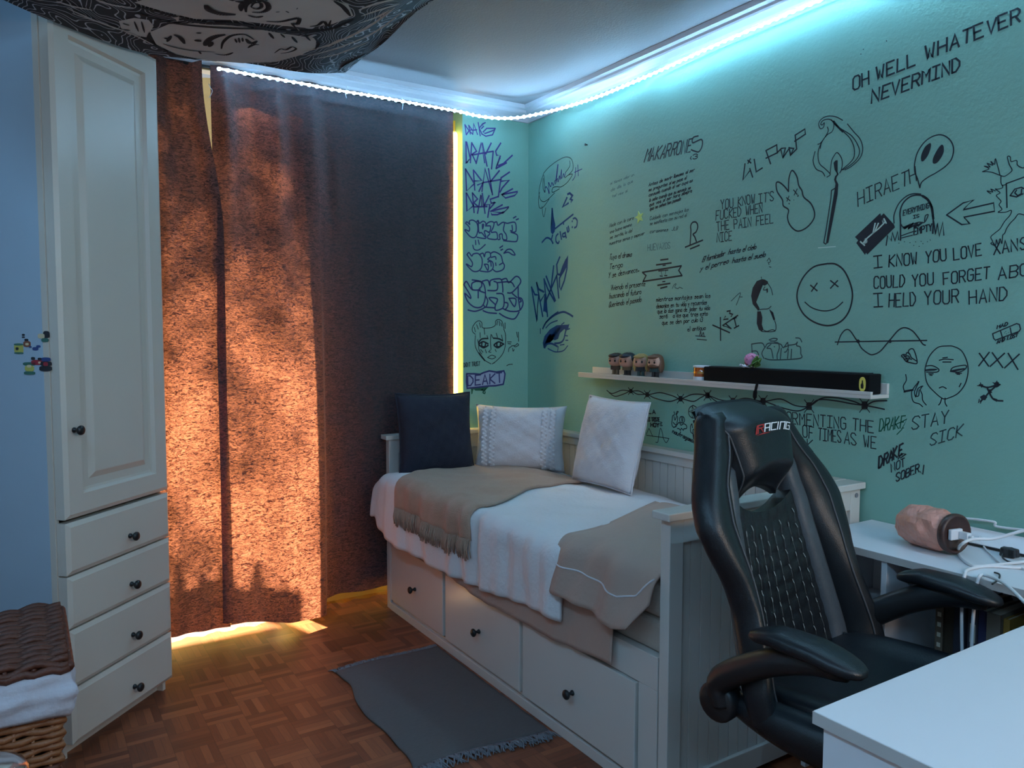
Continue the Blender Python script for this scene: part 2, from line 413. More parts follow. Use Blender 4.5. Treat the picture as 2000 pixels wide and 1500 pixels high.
# ================================================================== wardrobe (stands across the corner at 45 degrees)
# local: x along the front, -y out of the front, z up
WA = Vector((.084, 2.750, 0)); wrot = math.atan2(.72, .69)
wd = thing('wardrobe', 'tall off-white wardrobe set across the corner, one panelled door above four drawers', 'wardrobe', WA, wrot)
ww, dep, hh = .508, .56, 2.36
c = MB(); c.box((0, .02, 0), (.016, .04, hh)); c.box((ww-.016, .02, 0), (ww, dep, hh)); c.box((.016, dep-.01, .06), (ww-.016, dep, hh))
c.box((.016, .02, hh-.02), (ww-.016, dep-.01, hh)); c.box((.016, .045, .0), (ww-.016, .06, .055)); c.box((.016, .03, .04), (ww-.016, dep-.01, .055))
obj('carcass', c, M_ward, wd, weld=False)
obj('side_panel', MB().box((0, .0405, 0), (.016, dep, hh)), M_blue, wd, bevel=.001, label='pale blue side panel')
def front(name, z0, z1, x0=.004, x1=ww-.002):
    mb = MB(); e = .014; y0, y1 = -.02, .0185
    A = [(x0, y1, z0), (x1, y1, z0), (x1, y1, z1), (x0, y1, z1)]
    Bq = [(x0, y0+.008, z0), (x1, y0+.008, z0), (x1, y0+.008, z1), (x0, y0+.008, z1)]
    Cq = [(x0+e, y0, z0+e), (x1-e, y0, z0+e), (x1-e, y0, z1-e), (x0+e, y0, z1-e)]
    mb.v += [Vector(p) for p in A+Bq+Cq]; mb.f.append((3, 2, 1, 0)); mb.m.append(0)
    for k in (0, 4):
        for i in range(4): j = (i+1) % 4; mb.f.append((k+i, k+j, k+4+j, k+4+i)); mb.m.append(0)
    return mb, (x0+e, x1-e, z0+e, z1-e)
for z0, z1 in ((.595, .760), (.4245, .5895), (.2345, .419), (.052, .229)):
    mb, _ = front('drawer', z0, z1); mb.f.append((8, 9, 10, 11)); mb.m.append(0)
    d = obj('drawer', mb, M_ward, wd, weld=False); knob(d, (.285, -.02, (z0+z1)/2-.025), (0, -1, 0))
mb, (x0, x1, z0, z1) = front('door', .772, hh-.02)
rings = [((x0, z0, x1, z1), -.02)]
for ins, y in ((.058, -.02), (.066, -.008), (.074, -.006), (.098, -.006), (.118, -.016), (.122, -.0165)):
    rings.append(((x0+ins, z0+ins, x1-ins, z1-ins), y))
base = 8
for (a, b_, c_, d_), y in rings[1:]:
    n = len(mb.v); mb.v += [Vector((a, y, b_)), Vector((c_, y, b_)), Vector((c_, y, d_)), Vector((a, y, d_))]
    for i in range(4): j = (i+1) % 4; mb.f.append((base+i, base+j, n+j, n+i)); mb.m.append(0)
    base = n
mb.f.append((base, base+1, base+2, base+3)); mb.m.append(0)
door = obj('door', mb, M_ward, wd, weld=False); knob(door, (.045, -.02, 1.05), (0, -1, 0))

# stickers on the pale blue side: x is the wardrobe's local -x face; positions measured along its depth and height
SN = Vector((-math.cos(wrot), -math.sin(wrot), 0)); SD = Vector((-math.sin(wrot), math.cos(wrot), 0))
def on_side(u, v):
    d = ray(u, v); return CP + d*((WA-CP).dot(SN)/d.dot(SN))
STK = [
 ('sticker', 'small yellow and green rectangular sticker on the pale blue wardrobe side', [(3, (-.010, -.016, .010, .016)), (1, (-.010, .010, .010, .016)), (1, (-.010, -.016, .010, -.011)), (2, (-.006, -.004, 0, .004))], (37, 681)),
 ('sticker', 'brown teardrop sticker between the yellow sticker and the blue one', [(4, (-.008, -.012, .008, .006)), (2, (-.005, .006, .003, .013)), (5, (-.003, -.007, .004, 0))], (53, 670)),
 ('sticker', 'tiny dark dot sticker, topmost of the loose cluster beside the teardrop sticker', [(2, (-.003, 0, .003, .006)), (2, (-.003, -.006, .003, -.002))], (46, 656)),
 ('sticker', 'black and cream sticker with a grey base, nearest the wardrobe door and highest', [(2, (0, -.005, .013, .016)), (5, (-.012, -.006, .003, .008)), (1, (-.004, -.017, .011, -.006))], (85, 657)),
 ('sticker', 'small dark blue winged sticker in the middle of the cluster', [(6, (-.006, -.007, .007, .003)), (6, (.003, .002, .012, .009)), (6, (-.013, .001, -.008, .006))], (69, 680)),
 ('sticker', 'bright red sticker with dark ears on the pale blue side', [(7, (-.013, -.012, .013, .003)), (2, (-.013, .003, -.005, .012)), (2, (.002, .002, .010, .010)), (5, (.003, -.008, .008, -.002))], (73, 705)),
 ('sticker', 'dark purple and red upright sticker nearest the door edge, lowest on the right', [(6, (-.010, .008, .010, .020)), (2, (-.012, -.006, .012, .008)), (7, (-.005, -.006, .005, .006)), (2, (-.014, -.022, .012, -.006))], (90, 711)),
 ('sticker', 'green and cream goblet sticker, lowest of the cluster', [(1, (-.014, .008, .014, .018)), (3, (-.010, -.010, .010, .008)), (5, (-.005, .002, .005, .010)), (1, (-.012, -.020, .012, -.010))], (58, 719)),
]
STM = {1: mat('sticker_green', (.04, .14, .11)), 2: mat('sticker_black', (.02, .022, .03)), 3: mat('sticker_yellow', (.45, .42, .10)), 4: mat('sticker_brown', (.22, .08, .05)),
       5: mat('sticker_cream', (.62, .5, .32)), 6: mat('sticker_navy', (.03, .06, .20)), 7: mat('sticker_red', (.30, .025, .04))}
for nm, lb, rects, (u, v) in STK:
    P = on_side(u, v); used = sorted({r[0] for r in rects}); mb = MB()
    for k, (ci, (a, b_, c_, d_)) in enumerate(rects):
        o = SN*(.0012+.0004*k); hx, hy = (c_-a)/2, (d_-b_)/2; cx, cy = (a+c_)/2, (b_+d_)/2
        poly = [(cx+hx*math.cos(t)*(1+.18*abs(math.sin(2*t))), cy+hy*math.sin(t)*(1+.18*abs(math.sin(2*t)))) for t in [2*PI*i/14 for i in range(14)]]
        mb.prism(poly, lambda x, y: P-SD*x*1.6+Vector((0, 0, y))-SN*.001, lambda x, y: P-SD*x*1.6+Vector((0, 0, y))+o, used.index(ci))
    tag(obj(nm, mb, [STM[i] for i in used], weld=False), lb, 'sticker', 'stickers on the wardrobe side')

# ================================================================== curtains
CY = 3.54
def curtain(name, label, x0, x1, ztop, zbot, fold, left_edge=None):
    mb = MB(); nu, nv = 150, 46
    def g(u, v):
        x = lerp(x0, x1, u); z = lerp(ztop(u), zbot(u), v)
        dx, dy = fold(u, v)
        return (x+dx, CY+dy, z)
    mb.grid(g, nu, nv, flip=True)
    o = obj(name, mb, M_curt, smooth=True, weld=False)
    return tag(o, label, 'curtain', 'dark patterned curtains')
def fold1(u, v):
    a = sm(.0, .25, v)
    return (.075*sm(.02, .30, v)*u, -.02+.028*math.sin(u*9.5+.4)*(1-.45*v)+.012*math.sin(u*23+v)*(1-a*.6)+.02*math.sin(v*3+u*4)*u)
curtain('curtain', 'narrow dark patterned curtain glowing orange beside the wardrobe', 0.34, .672, lambda u: 2.49, lambda u: .075-.03*u+.004*math.sin(u*14), fold1)
def fold2(u, v):
    pl = 0
    for c_, wd_, am in ((.05, .035, -.040), (.15, .03, .03), (.235, .028, -.028), (.30, .025, .022), (.37, .03, -.020), (.44, .03, .012)):
        pl += am*math.exp(-((u-c_)/wd_)**2)*(.30+.70*math.exp(-((v-.12)/.13)**2))
    bend = -.05*sm(.0, .9, v)*math.exp(-((u-.22)/.16)**2)+.016*math.sin(u*12+v*1.2)*sm(.1, .5, v)*(1-sm(.4, .55, u))
    step = -.045*(1-sm(.385, .41, u))*sm(.10, .7, v)     # the inner half hangs in front of the fold
    return (-.004*v, pl+bend+step+.012*sm(.4, .6, u)+.003*hn(u*30, v*9))
def zb2(u): return lerp(.075, .035, sm(0, .39, u)) if u < .395 else lerp(.105, .085, u)+.004*math.sin(u*30)
curtain('curtain', 'wide dark patterned curtain with pleated top, orange glow on its left half', .716, 1.892, lambda u: 2.495, zb2, fold2)
rail = MB(); rail.tube([(.30, CY+.012, 2.487), (1.93, CY+.012, 2.487)], .009, 10)
for x in (.40, .9, 1.90): rail.box((x-.010, CY+.012, 2.484), (x+.010, YB, 2.490))
tag(obj('curtain_rail', rail, M_knob, smooth=False), 'dark curtain rail above the patterned curtains', 'curtain rail')
sh = MB()
sh.grid(lambda u, v: (lerp(.32, 1.958, u), YB+.06+.014*math.sin(u*90)+.004*math.sin(u*230+v*4), lerp(2.47, .02, v)), 160, 12)
sh.m = [1 if sh.v[f[0]].x > 1.76 else 0 for f in sh.f]
tag(obj('sheer_curtain', sh, [M_sheer, M_sheer2], smooth=True), 'sunlit yellow sheer seen as a bright strip beside the dark curtain', 'curtain')
bl = MB()
for k in range(50): bl.box((1.06, YB+.245, .06+k*.05), (1.80, YB+.256, .108+k*.05))
struct('blocker_slats', bl, M_outside, weld=False)  # unseen slats added outside to keep sun off the curtain's right half
rl = random.Random(3); fo = MB()
for k in range(1500):      # unseen leaf shapes added beyond the balcony to break up the sun
    if k < 1150: s0 = Vector((rl.uniform(.2, 1.3), CY, lerp(1.15, 2.52, rl.uniform(0, 1)**.55)))
    else:
        z_ = rl.uniform(.3, 1.6); x_ = rl.uniform(.2, 1.3)
        if hn(x_*3.1+1, z_*3.3) < .05: continue
        s0 = Vector((x_, CY, z_))
    p_ = s0-Vector((.30, -1, -.72))*rl.uniform(2.6, 4.2); a = rl.uniform(0, 6.3); b_ = rl.uniform(-.8, .8)
    e1 = Vector((math.cos(a), .3*b_, math.sin(a)))*.055; e2 = Vector((-math.sin(a), b_, math.cos(a)))*.027
    fo.face([p_-e1, p_-e2, p_+e1, p_+e2])
o = obj('dapple_leaves', fo, M_leaf, weld=False); o['kind'] = 'stuff'; o['label'] = 'unseen leaf shapes added outside the window to dapple the sun'; o['category'] = 'dapple_leaves'
for (u, v, dx, lb) in ((408, 178, .012, 'loose white thread at the gap between the two dark curtains'), (676, 180, -.006, 'loose white thread hanging under the light strip halfway along the dark curtain'), (785, 203, .002, 'loose white thread under the light strip near the wall end of the dark curtain')):
    th = MB(); p = onY(u, v, CY-.06); th.tube(spline([p+Vector((0, 0, .03)), p+Vector((dx*.3, -.01, .012)), p+Vector((dx, -.008, 0)), p+Vector((0, -.004, -.028))], 5), .0016, 5)
    tag(obj('loose_thread', th, M_cable), lb, 'thread', 'loose threads on the curtain')

# ================================================================== LED strip
LY = 3.478
ledp = [(.74, LY, 2.467), (.80, LY, 2.467)]
for (u, v, y) in ((500, 147, LY), (580, 161, LY), (660, 176, LY), (740, 189, LY), (800, 200, LY), (850, 209, LY), (893, 217, LY), (930, 226, LY), (970, 231, LY-.02)):
    ledp.append(tuple(onY(u, v, y)))
for (u, v, x) in ((1010, 230, 2.20), (1050, 223, 2.26), (1100, 211, 2.30), (1160, 192, 2.322), (1220, 168, 2.334), (1300, 132, 2.336), (1400, 86, 2.337), (1500, 43, 2.337), (1590, 4, 2.337)):
    ledp.append(tuple(onX(u, v, x)))
zr = onX(1590, 4, 2.337).z
ledp += [(2.337, 1.2, zr), (2.337, .4, zr), (2.337, -.6, zr), (2.337, -1.22, zr)]
path = spline(ledp, 10)
led = thing('led_strip', 'lit white LED strip light sagging across the corner below the ceiling cornice', 'light strip', (2.2, 3.35, 2.47))
LO = led.location
def facing(p):
    """the side the tape shines to: into the room along the curtain, upward where it twists free in the corner, down the green wall"""
    if p.x < 1.75 and p.y > 3.2: return Vector((0, -1, -1.5))
    if p.y > 2.72: return Vector((-.5, -.75, -.02)).lerp(Vector((0, -1, -1.5)), 1-sm(1.75, 1.95, p.x))
    return Vector((-.5, -.75, -.02)).lerp(Vector((-.22, 0, -1)), 1-sm(2.45, 2.72, p.y))
def tape(pp, face=facing, wt=.0055):
    a, b_ = MB(), MB(); prev = None
    for i, p in enumerate(pp):
        d = (pp[min(i+1, len(pp)-1)]-pp[max(i-1, 0)]).normalized(); n = face(p); n = (n-d*n.dot(d)).normalized(); s_ = d.cross(n)
        cur = (p-s_*wt, p+s_*wt, n)
        if prev:
            (q0, q1, qn), (r0, r1, rn) = prev, cur
            a.face([q0+qn*.0012, r0+rn*.0012, r1+rn*.0012, q1+qn*.0012])
            b_.face([q0, r0, r1, q1]); b_.face([q0-qn*.002, q1-qn*.002, r1-rn*.002, r0-rn*.002]); b_.face([q0, q0-qn*.002, r0-rn*.002, r0]); b_.face([q1, r1, r1-rn*.002, q1-qn*.002])
        prev = cur
    return a, b_
ta, tb_ = tape(path, wt=.004)
obj('backing_tape', tb_, M_label, led, off=LO); obj('light_line', ta, M_led, led, off=LO)
acc, pos = 0, []
for a, b_ in zip(path, path[1:]):
    l = (b_-a).length
    while acc < l: pos.append((a.lerp(b_, acc/l), (b_-a).normalized())); acc += .035
    acc -= l
pos = [q for q in pos if q[0].x > .74 or q[0].y < 3]
def bead(mb, q):
    p, d = q; n = facing(p); n = (n-d*n.dot(d)).normalized()
    s_ = d.cross(n)
    def dome(u, v): a = 2*PI*u; r_ = .0095*math.cos(v*PI/2); return p+n*.0014+(d*math.cos(a)+s_*math.sin(a))*r_+n*(.0075*math.sin(v*PI/2))
    mb.grid(dome, 10, 4)
for q in pos[:100]:
    mb = MB(); bead(mb, q); obj('bead', mb, M_bead, led, smooth=True, off=LO)
mb = MB()
for q in pos[100:]: bead(mb, q)
o = obj('bead', mb, M_bead, led, smooth=True, off=LO); o['kind'] = 'stuff'
# the strip runs on round the rest of the room
pp = [Vector(q) for q in ((2.3, -1.285, 2.487), (1.4, -1.285, 2.487), (.5, -1.285, 2.487), (-.44, -1.285, 2.487))]; t1 = tape(pp, lambda p: Vector((0, .5, -1)))
pp = [Vector(q) for q in ((-.447, -1.2, 2.487), (-.447, 0, 2.487), (-.447, 1.2, 2.487), (-.447, 2.1, 2.487))]; t2 = tape(pp, lambda p: Vector((.5, 0, -1)))
for t in (t1, t2): obj('light_line', t[0], M_led2, led, off=LO); obj('backing_tape', t[1], M_label, led, off=LO)

# ================================================================== tapestry slung under the ceiling
EF = [(0, (-.32, 2.30, 2.285)), (.2, (-.02, 2.58, 2.262)), (.4, (.24, 2.85, 2.29)), (.6, (.52, 3.08, 2.355)), (.8, (.86, 3.24, 2.425)), (.93, (1.10, 3.27, 2.458)), (1, (1.215, 3.26, 2.475))]
def vint(tab, x): return Vector([interp([(t, p[i]) for t, p in tab], x) for i in range(3)])
EFs = spline([p for _, p in EF], 12); 
def efar(u): x = u*(len(EFs)-1); i = min(int(x), len(EFs)-2); return EFs[i].lerp(EFs[i+1], x-i)
def tap(u, v):
    a = efar(u); b_ = Vector((lerp(-.34, 1.24, u), 1.1, 2.50))
    p = a.lerp(b_, v)
    p.z += -.10*math.sin(PI*min(1, u*1.02))*math.sin(PI*v)*(1-.4*v) + .010*hn(u*7, v*4)
    p.z += .012*math.sin(u*40)*sm(.85, 1, u)*0
    e = sm(.90, 1, u)
    p.z += .018*e*math.sin(v*26)*.3
    return p
tg = MB(); NU, NV = 96, 72
tg.grid(tap, NU, NV); tg.uv = [(i/NU, j/NV) for j in range(NV+1) for i in range(NU+1)]
# screen-printed picture: pale areas and black line work lying on the cloth, read in the cloth's own u, v
tabl = [(proj(tap(i/80, j/60)), (i/80, j/60)) for i in range(81) for j in range(61)]
def uvof(px, py):
    return min(tabl, key=lambda q: (q[0][0]-px)**2+(q[0][1]-py)**2)[1]
def cloth_pt(u, v, off): 
    p = tap(u, v); n = (tap(min(1, u+.01), v)-tap(max(0, u-.01), v)).cross(tap(u, min(1, v+.01))-tap(u, max(0, v-.01))).normalized()
    if n.z > 0: n = -n
    return p+n*off
def uvof2(px, py):
    u, v = uvof(px, py)
    for _ in range(8):
        q = proj(tap(u, v)); e = (px-q[0], py-q[1]); h = 1e-3
        qa, qb = proj(tap(u+h, v)), proj(tap(u, v+h))
        a, b_, c_, d_ = (qa[0]-q[0])/h, (qb[0]-q[0])/h, (qa[1]-q[1])/h, (qb[1]-q[1])/h
        det = a*d_-b_*c_
        if abs(det) < 1e-3: break
        du, dv = (d_*e[0]-b_*e[1])/det, (a*e[1]-c_*e[0])/det
        s_ = min(1, .06/max(1e-9, math.hypot(du, dv))); u = max(0, min(.999, u+du*s_)); v = max(0, min(.999, v+dv*s_))
    return u, v
def tfill(pts, mi, off, cx=None):
    uv = [uvof2(*p) for p in pts]; c0 = (sum(p[0] for p in uv)/len(uv), sum(p[1] for p in uv)/len(uv))
    k = len(uv); NR = 7
    for i in range(k):
        a, b_ = uv[i], uv[(i+1) % k]
        for r in range(NR):
            t0, t1 = r/NR, (r+1)/NR
            f = lambda p, t: (lerp(c0[0], p[0], t), lerp(c0[1], p[1], t))
            q = [f(a, t0), f(a, t1), f(b_, t1), f(b_, t0)]
            if r == 0: q = q[1:3]+[c0]
            P = [cloth_pt(x, y, off) for x, y in q]
            tgp.face(P, mi)
def tline(pts, w, mi=2, off=.0028, n=6):
    P2 = spline([(p[0], p[1], 0) for p in pts], n); P = [cloth_pt(*uvof2(p.x, p.y), off) for p in P2]; k = len(P)
    for i in range(k-1):
        a, b_ = P[i], P[i+1]
        if i == 0: w *= 1.45
        if (b_-a).length < 1e-4 or (b_-a).length > .3: continue
        sd = (b_-a).cross(Vector((0, 0, 1))).normalized()
        wa, wb = w*min(1, .35+2.2*min(i, k-1-i)/k), w*min(1, .35+2.2*min(i+1, k-2-i)/k)
        tgp.face([a-sd*wa, b_-sd*wb, b_+sd*wb, a+sd*wa], mi)
tgp = MB()
tfill([(292, 62), (330, 46), (400, 44), (480, 52), (560, 66), (618, 74), (616, 92), (590, 106), (540, 120), (470, 127), (400, 122), (345, 106), (305, 86)], 1, .0014)
tfill([(262, 4), (320, 22), (380, 36), (450, 38), (540, 48), (600, 54), (650, 46), (690, 30), (680, 8), (655, 0), (560, -10), (400, -12), (300, -8)], 1, .0014)
tfill([(232, 40), (262, 34), (290, 38), (300, 50), (286, 72), (250, 66), (236, 54)], 1, .0014)
for pts, w in [
 ([(268, 12), (320, 24), (390, 42), (470, 46), (560, 60), (640, 56), (690, 36)], .008), ([(262, 22), (330, 42), (420, 52), (520, 56), (600, 66)], .005),
 ([(292, 62), (290, 78), (310, 92), (350, 108), (420, 122)], .005), ([(318, 84), (345, 92), (380, 98), (420, 100)], .003),
 ([(340, 66), (352, 72), (360, 84)], .006), ([(322, 72), (332, 76)], .006), ([(334, 68), (326, 80)], .004),
 ([(400, 88), (404, 78), (418, 70), (440, 66)], .009), ([(408, 90), (414, 80)], .006), ([(432, 94), (436, 80), (452, 68), (478, 66), (496, 76)], .004),
 ([(480, 74), (490, 84), (502, 78)], .006), ([(484, 92), (494, 86), (506, 86)], .004),
 ([(459, 74), (462, 82)], .0025), ([(466, 72), (468, 82)], .0025), ([(473, 72), (474, 80)], .0025),
 ([(402, 8), (410, 18), (430, 25), (460, 27)], .010), ([(470, 20), (472, 8), (484, -2)], .006), ([(480, 22), (481, 8), (496, -2), (518, 2), (524, 14), (512, 22), (492, 22)], .006),
 ([(490, 12), (496, 4), (508, 4), (510, 12), (500, 16), (490, 12)], .004), ([(484, 28), (500, 32), (514, 30)], .004),
 ([(520, 40), (545, 41), (570, 36), (584, 34), (580, 46), (570, 44), (580, 56)], .005), ([(605, 50), (620, 48), (632, 40), (640, 50), (646, 38)], .004),
 ([(525, 62), (534, 74)], .004), ([(548, 64), (556, 72)], .003), ([(570, 70), (580, 82)], .004), ([(596, 68), (606, 78)], .003),
 ([(536, 102), (548, 94), (558, 96), (570, 90), (578, 94), (566, 100), (548, 103)], .003), ([(612, 70), (622, 82), (616, 94)], .004),
 ([(420, 104), (440, 106), (455, 101)], .004), ([(388, 98), (392, 104)], .003), ([(240, 44), (252, 48)], .003), ([(240, 56), (254, 58)], .003), ([(262, 40), (270, 60)], .002), ([(276, 40), (282, 62)], .002),
 ([(386, 62), (390, 64)], .006), ([(384, 76), (388, 80)], .008), ([(541, 21), (543, 22)], .005), ([(560, 22), (562, 21)], .005), ([(579, 15), (581, 15)], .005), ([(652, 0), (670, 12), (684, 30)], .006)]:
    tline(pts, w)
for pts, w in [([(590, 100), (650, 84), (720, 50), (770, 14)], .004), ([(600, 108), (660, 92), (730, 62), (790, 18)], .003), ([(640, 90), (660, 78), (690, 70)], .004), ([(610, 114), (660, 104), (720, 80)], .003),
 ([(700, 18), (740, 4), (790, -6)], .004), ([(705, 30), (740, 18), (780, 6)], .003), ([(700, 44), (735, 32), (760, 18)], .003), ([(110, 0), (140, 10), (180, 18)], .004), ([(190, -2), (220, 8), (262, 14)], .004),
 ([(140, 24), (200, 44), (260, 66), (310, 92)], .003), ([(130, 14), (180, 36), (230, 56)], .003), ([(350, 30), (342, 34), (350, 38)], .003), ([(335, 32), (345, 33), (358, 32)], .003), ([(346, 26), (346, 40)], .003)]:
    tline(pts, w, 1)
n0 = len(tg.v)
tg.v += tgp.v; tg.f += [tuple(i+n0 for i in f) for f in tgp.f]; tg.m += tgp.m; tg.uv += [(0, 0)]*len(tgp.v)
fl = len(tg.v)   # corner flap
a_, b2 = efar(.93), efar(1.0); tip = onZ(671, 129, 2.455)
tg.v += [a_, b2, tip, (a_+b2)/2+Vector((0, -.02, .01)), tap(.99, .12)]; tg.f += [(fl, fl+3, fl+2), (fl+3, fl+1, fl+2), (fl+1, fl+4, fl+2)]; tg.m += [0, 0, 0]; tg.uv += [(.1, .9), (.2, .9), (.15, .95), (.15, .9), (.2, .85)]
tag(obj('tapestry', tg, [M_tap, M_tapl, M_tapk], smooth=True, weld=False), 'black and white printed cloth tapestry slung below the ceiling', 'tapestry')
# ================================================================== daybed
X0, YH, YF, HB = 1.494, 3.508, 1.543, .862
bed = thing('daybed', 'white panelled daybed with three drawers along the green wall', 'bed', (1.9, 2.5, 0)); BO = bed.location
def bp(name, mb, m=None, bevel=.002, parent=None, **k): return obj(name, mb, m or M_white, parent or bed, bevel=bevel, off=BO, weld=False, **k)
def groove_panel(mb, x0, x1, y, z0, z1, n, d=.003, face=-1):
    """tongue-and-groove boards across x, grooves cut as real channels on the face"""
    w_ = (x1-x0)/n
    for k in range(n):
        mb.box((x0+k*w_+.0018, y, z0), (x0+(k+1)*w_-.0018, y+.012, z1))
    mb.box((x0, y+.003, z0), (x1, y+.012, z1))
XB = 2.36
def end_panel(name, y0, y1, facing):
    m_ = MB(); st = .052
    m_.box((X0, y0, 0), (X0+st, y1, HB-.022)); m_.box((XB-st, y0, 0), (XB, y1, HB-.022))
    m_.box((X0+st, y0, .77), (XB-st, y1, HB-.022)); m_.box((X0+st, y0, .02), (XB-st, y1, .085))
    o = bp(name, m_)
    p_ = MB(); groove_panel(p_, X0+st-.002, XB-st+.002, y0+.012, .08, .775, 18); bp('board_panel', p_, parent=o, bevel=0)
    c_ = MB(); c_.box((X0-.02, y0-.016, HB-.022), (XB+.006, y1+.016, HB)); bp('cap', c_, parent=o, bevel=.003)
    return o
fb = end_panel('footboard', YF, YF+.037, -1)
hb = end_panel('headboard', YH-.03, YH+.007, -1)
sc = MB(); q = Matrix.Rotation(PI/2, 4, 'X'); q.translation = (2.338, YF, .818)
sc.lathe([(.008, -.001), (.008, .0025), (0, .003)], 12, xf=q); bp('screw_cover', sc, mat('grey_screw_cap', (.2, .2, .22)), parent=fb, bevel=0)
b_ = MB(); b_.box((2.325, YF+.04, .80), (2.36, YH-.035, HB-.022)); b_.box((2.325, YF+.04, .40), (2.36, YH-.035, .46))
br = bp('back_rail', b_)
p_ = MB(); nb = 40; wy = (YH-.035-YF-.04)/nb
for k in range(nb): p_.box((2.336, YF+.04+k*wy+.0015, .455), (2.348, YF+.04+(k+1)*wy-.0015, .802))
p_.box((2.340, YF+.04, .455), (2.350, YH-.035, .802)); bp('board_panel', p_, parent=br, bevel=0)
c_ = MB(); c_.box((2.305, YF+.055, HB-.022), (2.366, YH-.048, HB)); bp('cap', c_, parent=br, bevel=.003)
# front with three drawers
f_ = MB(); xa, xb = X0, X0+.03; ys, ye = YF+.043, YH-.034
DR = [(2.911, ye-.012), (2.297, 2.884), (1.669, 2.277)]
f_.box((xa, ys, .338), (xb, ye, .437)); f_.box((xa+.012, ys, .0), (xb, ye, .046))
f_.box((xa, ys, .046), (xb, 1.665, .338)); f_.box((xa+.01, 2.280, .046), (xb, 2.294, .338)); f_.box((xa+.01, 2.888, .046), (xb, 2.907, .338)); f_.box((xa, ye-.010, .046), (xb, ye, .338))
f_.box((xa-.002, ys, 0), (xa+.012, ye, .036))
bp('front_frame', f_)
for i, (y0, y1) in enumerate(DR):
    d_ = MB(); pr = (.0, .004, .007)[i]; d_.box((X0-pr-.001, y0+.002, .052), (X0+.018, y1-.002, .333)); d_.box((X0+.02, y0+.02, .07), (X0+.55, y1-.02, .26))
    dw = bp('drawer', d_, bevel=.003); k = knob(dw, Vector((X0-pr-.001, (y0+y1)/2, .182))-BO, (-1, 0, 0), 1.05)
s_ = MB(); s_.box((xb, ys, .40), (2.32, ye, .432)); bp('slat_base', s_)
# mattresses
for z0, z1, lb, yy in ((.436, .535, 'lower beige mattress of the daybed, seen at the foot end under the sheet', 0), (.537, .645, 'upper beige mattress of the daybed, directly under the white duvet', .004)):
    mm = MB(); mm.box((1.512+yy, YF+.045, z0), (2.318, YH-.036, z1)); tag(obj('mattress', mm, M_matt, bevel=.02, bseg=3), lb, 'mattress', 'mattresses of the daybed')

# draped covers: profile from the back edge over the front edge and down, s = distance past the front shoulder
XS = 1.517
def cover_pt(s, y, ztop, xs=XS, r=.055, lift=0., flare=.10):
    """s<0: on top, going to the back; s>0: round the shoulder and down"""
    arc = r*PI/2
    if s <= 0: return Vector((xs-s, y, ztop+lift))
    if s < arc:
        a = s/r; return Vector((xs-(r+lift)*math.sin(a), y, ztop-r+(r+lift)*math.cos(a)))
    d = s-arc
    return Vector((xs-r-lift-d*flare, y, ztop-r-d))
def ztop(x, y):
    return .672+.012*hn(x*4, y*3)-.012*sm(2.0, 2.3, x)+.012*math.sin(y*2.2)
def wr(s, y, k=1):
    t = sm(-.06, .12, s)
    return k*t*(.008*math.sin(y*31+3*math.sin(y*7)+s*2)+.005*math.sin(y*57+s*4)+.006*hn(y*9, s*9))+k*(1-t)*(.004*hn(s*12, y*10)+.003*math.sin((s*9+y*14)))
HEM = [(1.95, .415), (2.04, .425), (2.31, .402), (2.57, .380), (2.88, .374), (3.18, .40), (3.36, .44), (3.47, .52)]
def duvet(s_, y, lift=0.):
    zt = ztop(XS-min(s_, 0), y)
    xs = XS-.045*sm(2.6, 3.3, y)
    p = cover_pt(s_, y, zt, xs, .06, lift, .03+.10*sm(3.0, 3.45, y))
    if s_ > 0:
        p.x += wr(s_, y)
    else:
        p.z += wr(s_, y)
    return p
def slen(y, zhem): return .06*PI/2+(ztop(XS, y)-.06-zhem)
dm = MB()
def dg(u, v):
    y = lerp(1.975, 3.462, u)
    if v > .999: pass
    y2 = y+(.10*sm(.93, 1, u)*sm(.25, .95, v)) if False else y
    sh_ = slen(y, interp(HEM, y)); s_ = lerp(-.765, sh_, v)
    yy = y + .02*sm(0, .2, s_)*(1-sm(1.975, 2.15, y))*1.2
    p = duvet(s_, yy)
    if u > .97: p.z -= .03*sm(.97, 1, u)
    return p
dm.grid(dg, 150, 70)
tag(obj('duvet', dm, M_duvet, smooth=True, solid=.016, weld=False), 'white cotton duvet spread over the daybed and hanging over its front', 'duvet')
# taupe sheet under the duvet, hanging below its hem
sm_ = MB()
SH = [(1.755, .372), (1.80, .372), (2.05, .352), (2.3, .345), (2.55, .35), (2.80, .372), (2.95, .40)]
def sg(u, v):
    y = lerp(1.755, 2.95, u); L_ = slen(y, interp(SH, y)); s_ = lerp(-.06, L_, v)
    p = cover_pt(s_, y, .652, 1.53, .05, 0, .06); p.x += .3*wr(s_, y); return p
sm_.grid(sg, 90, 30)
tag(obj('bed_sheet', sm_, M_taupe, smooth=True, solid=.004, weld=False), 'taupe sheet whose hem shows below the white duvet', 'sheet')
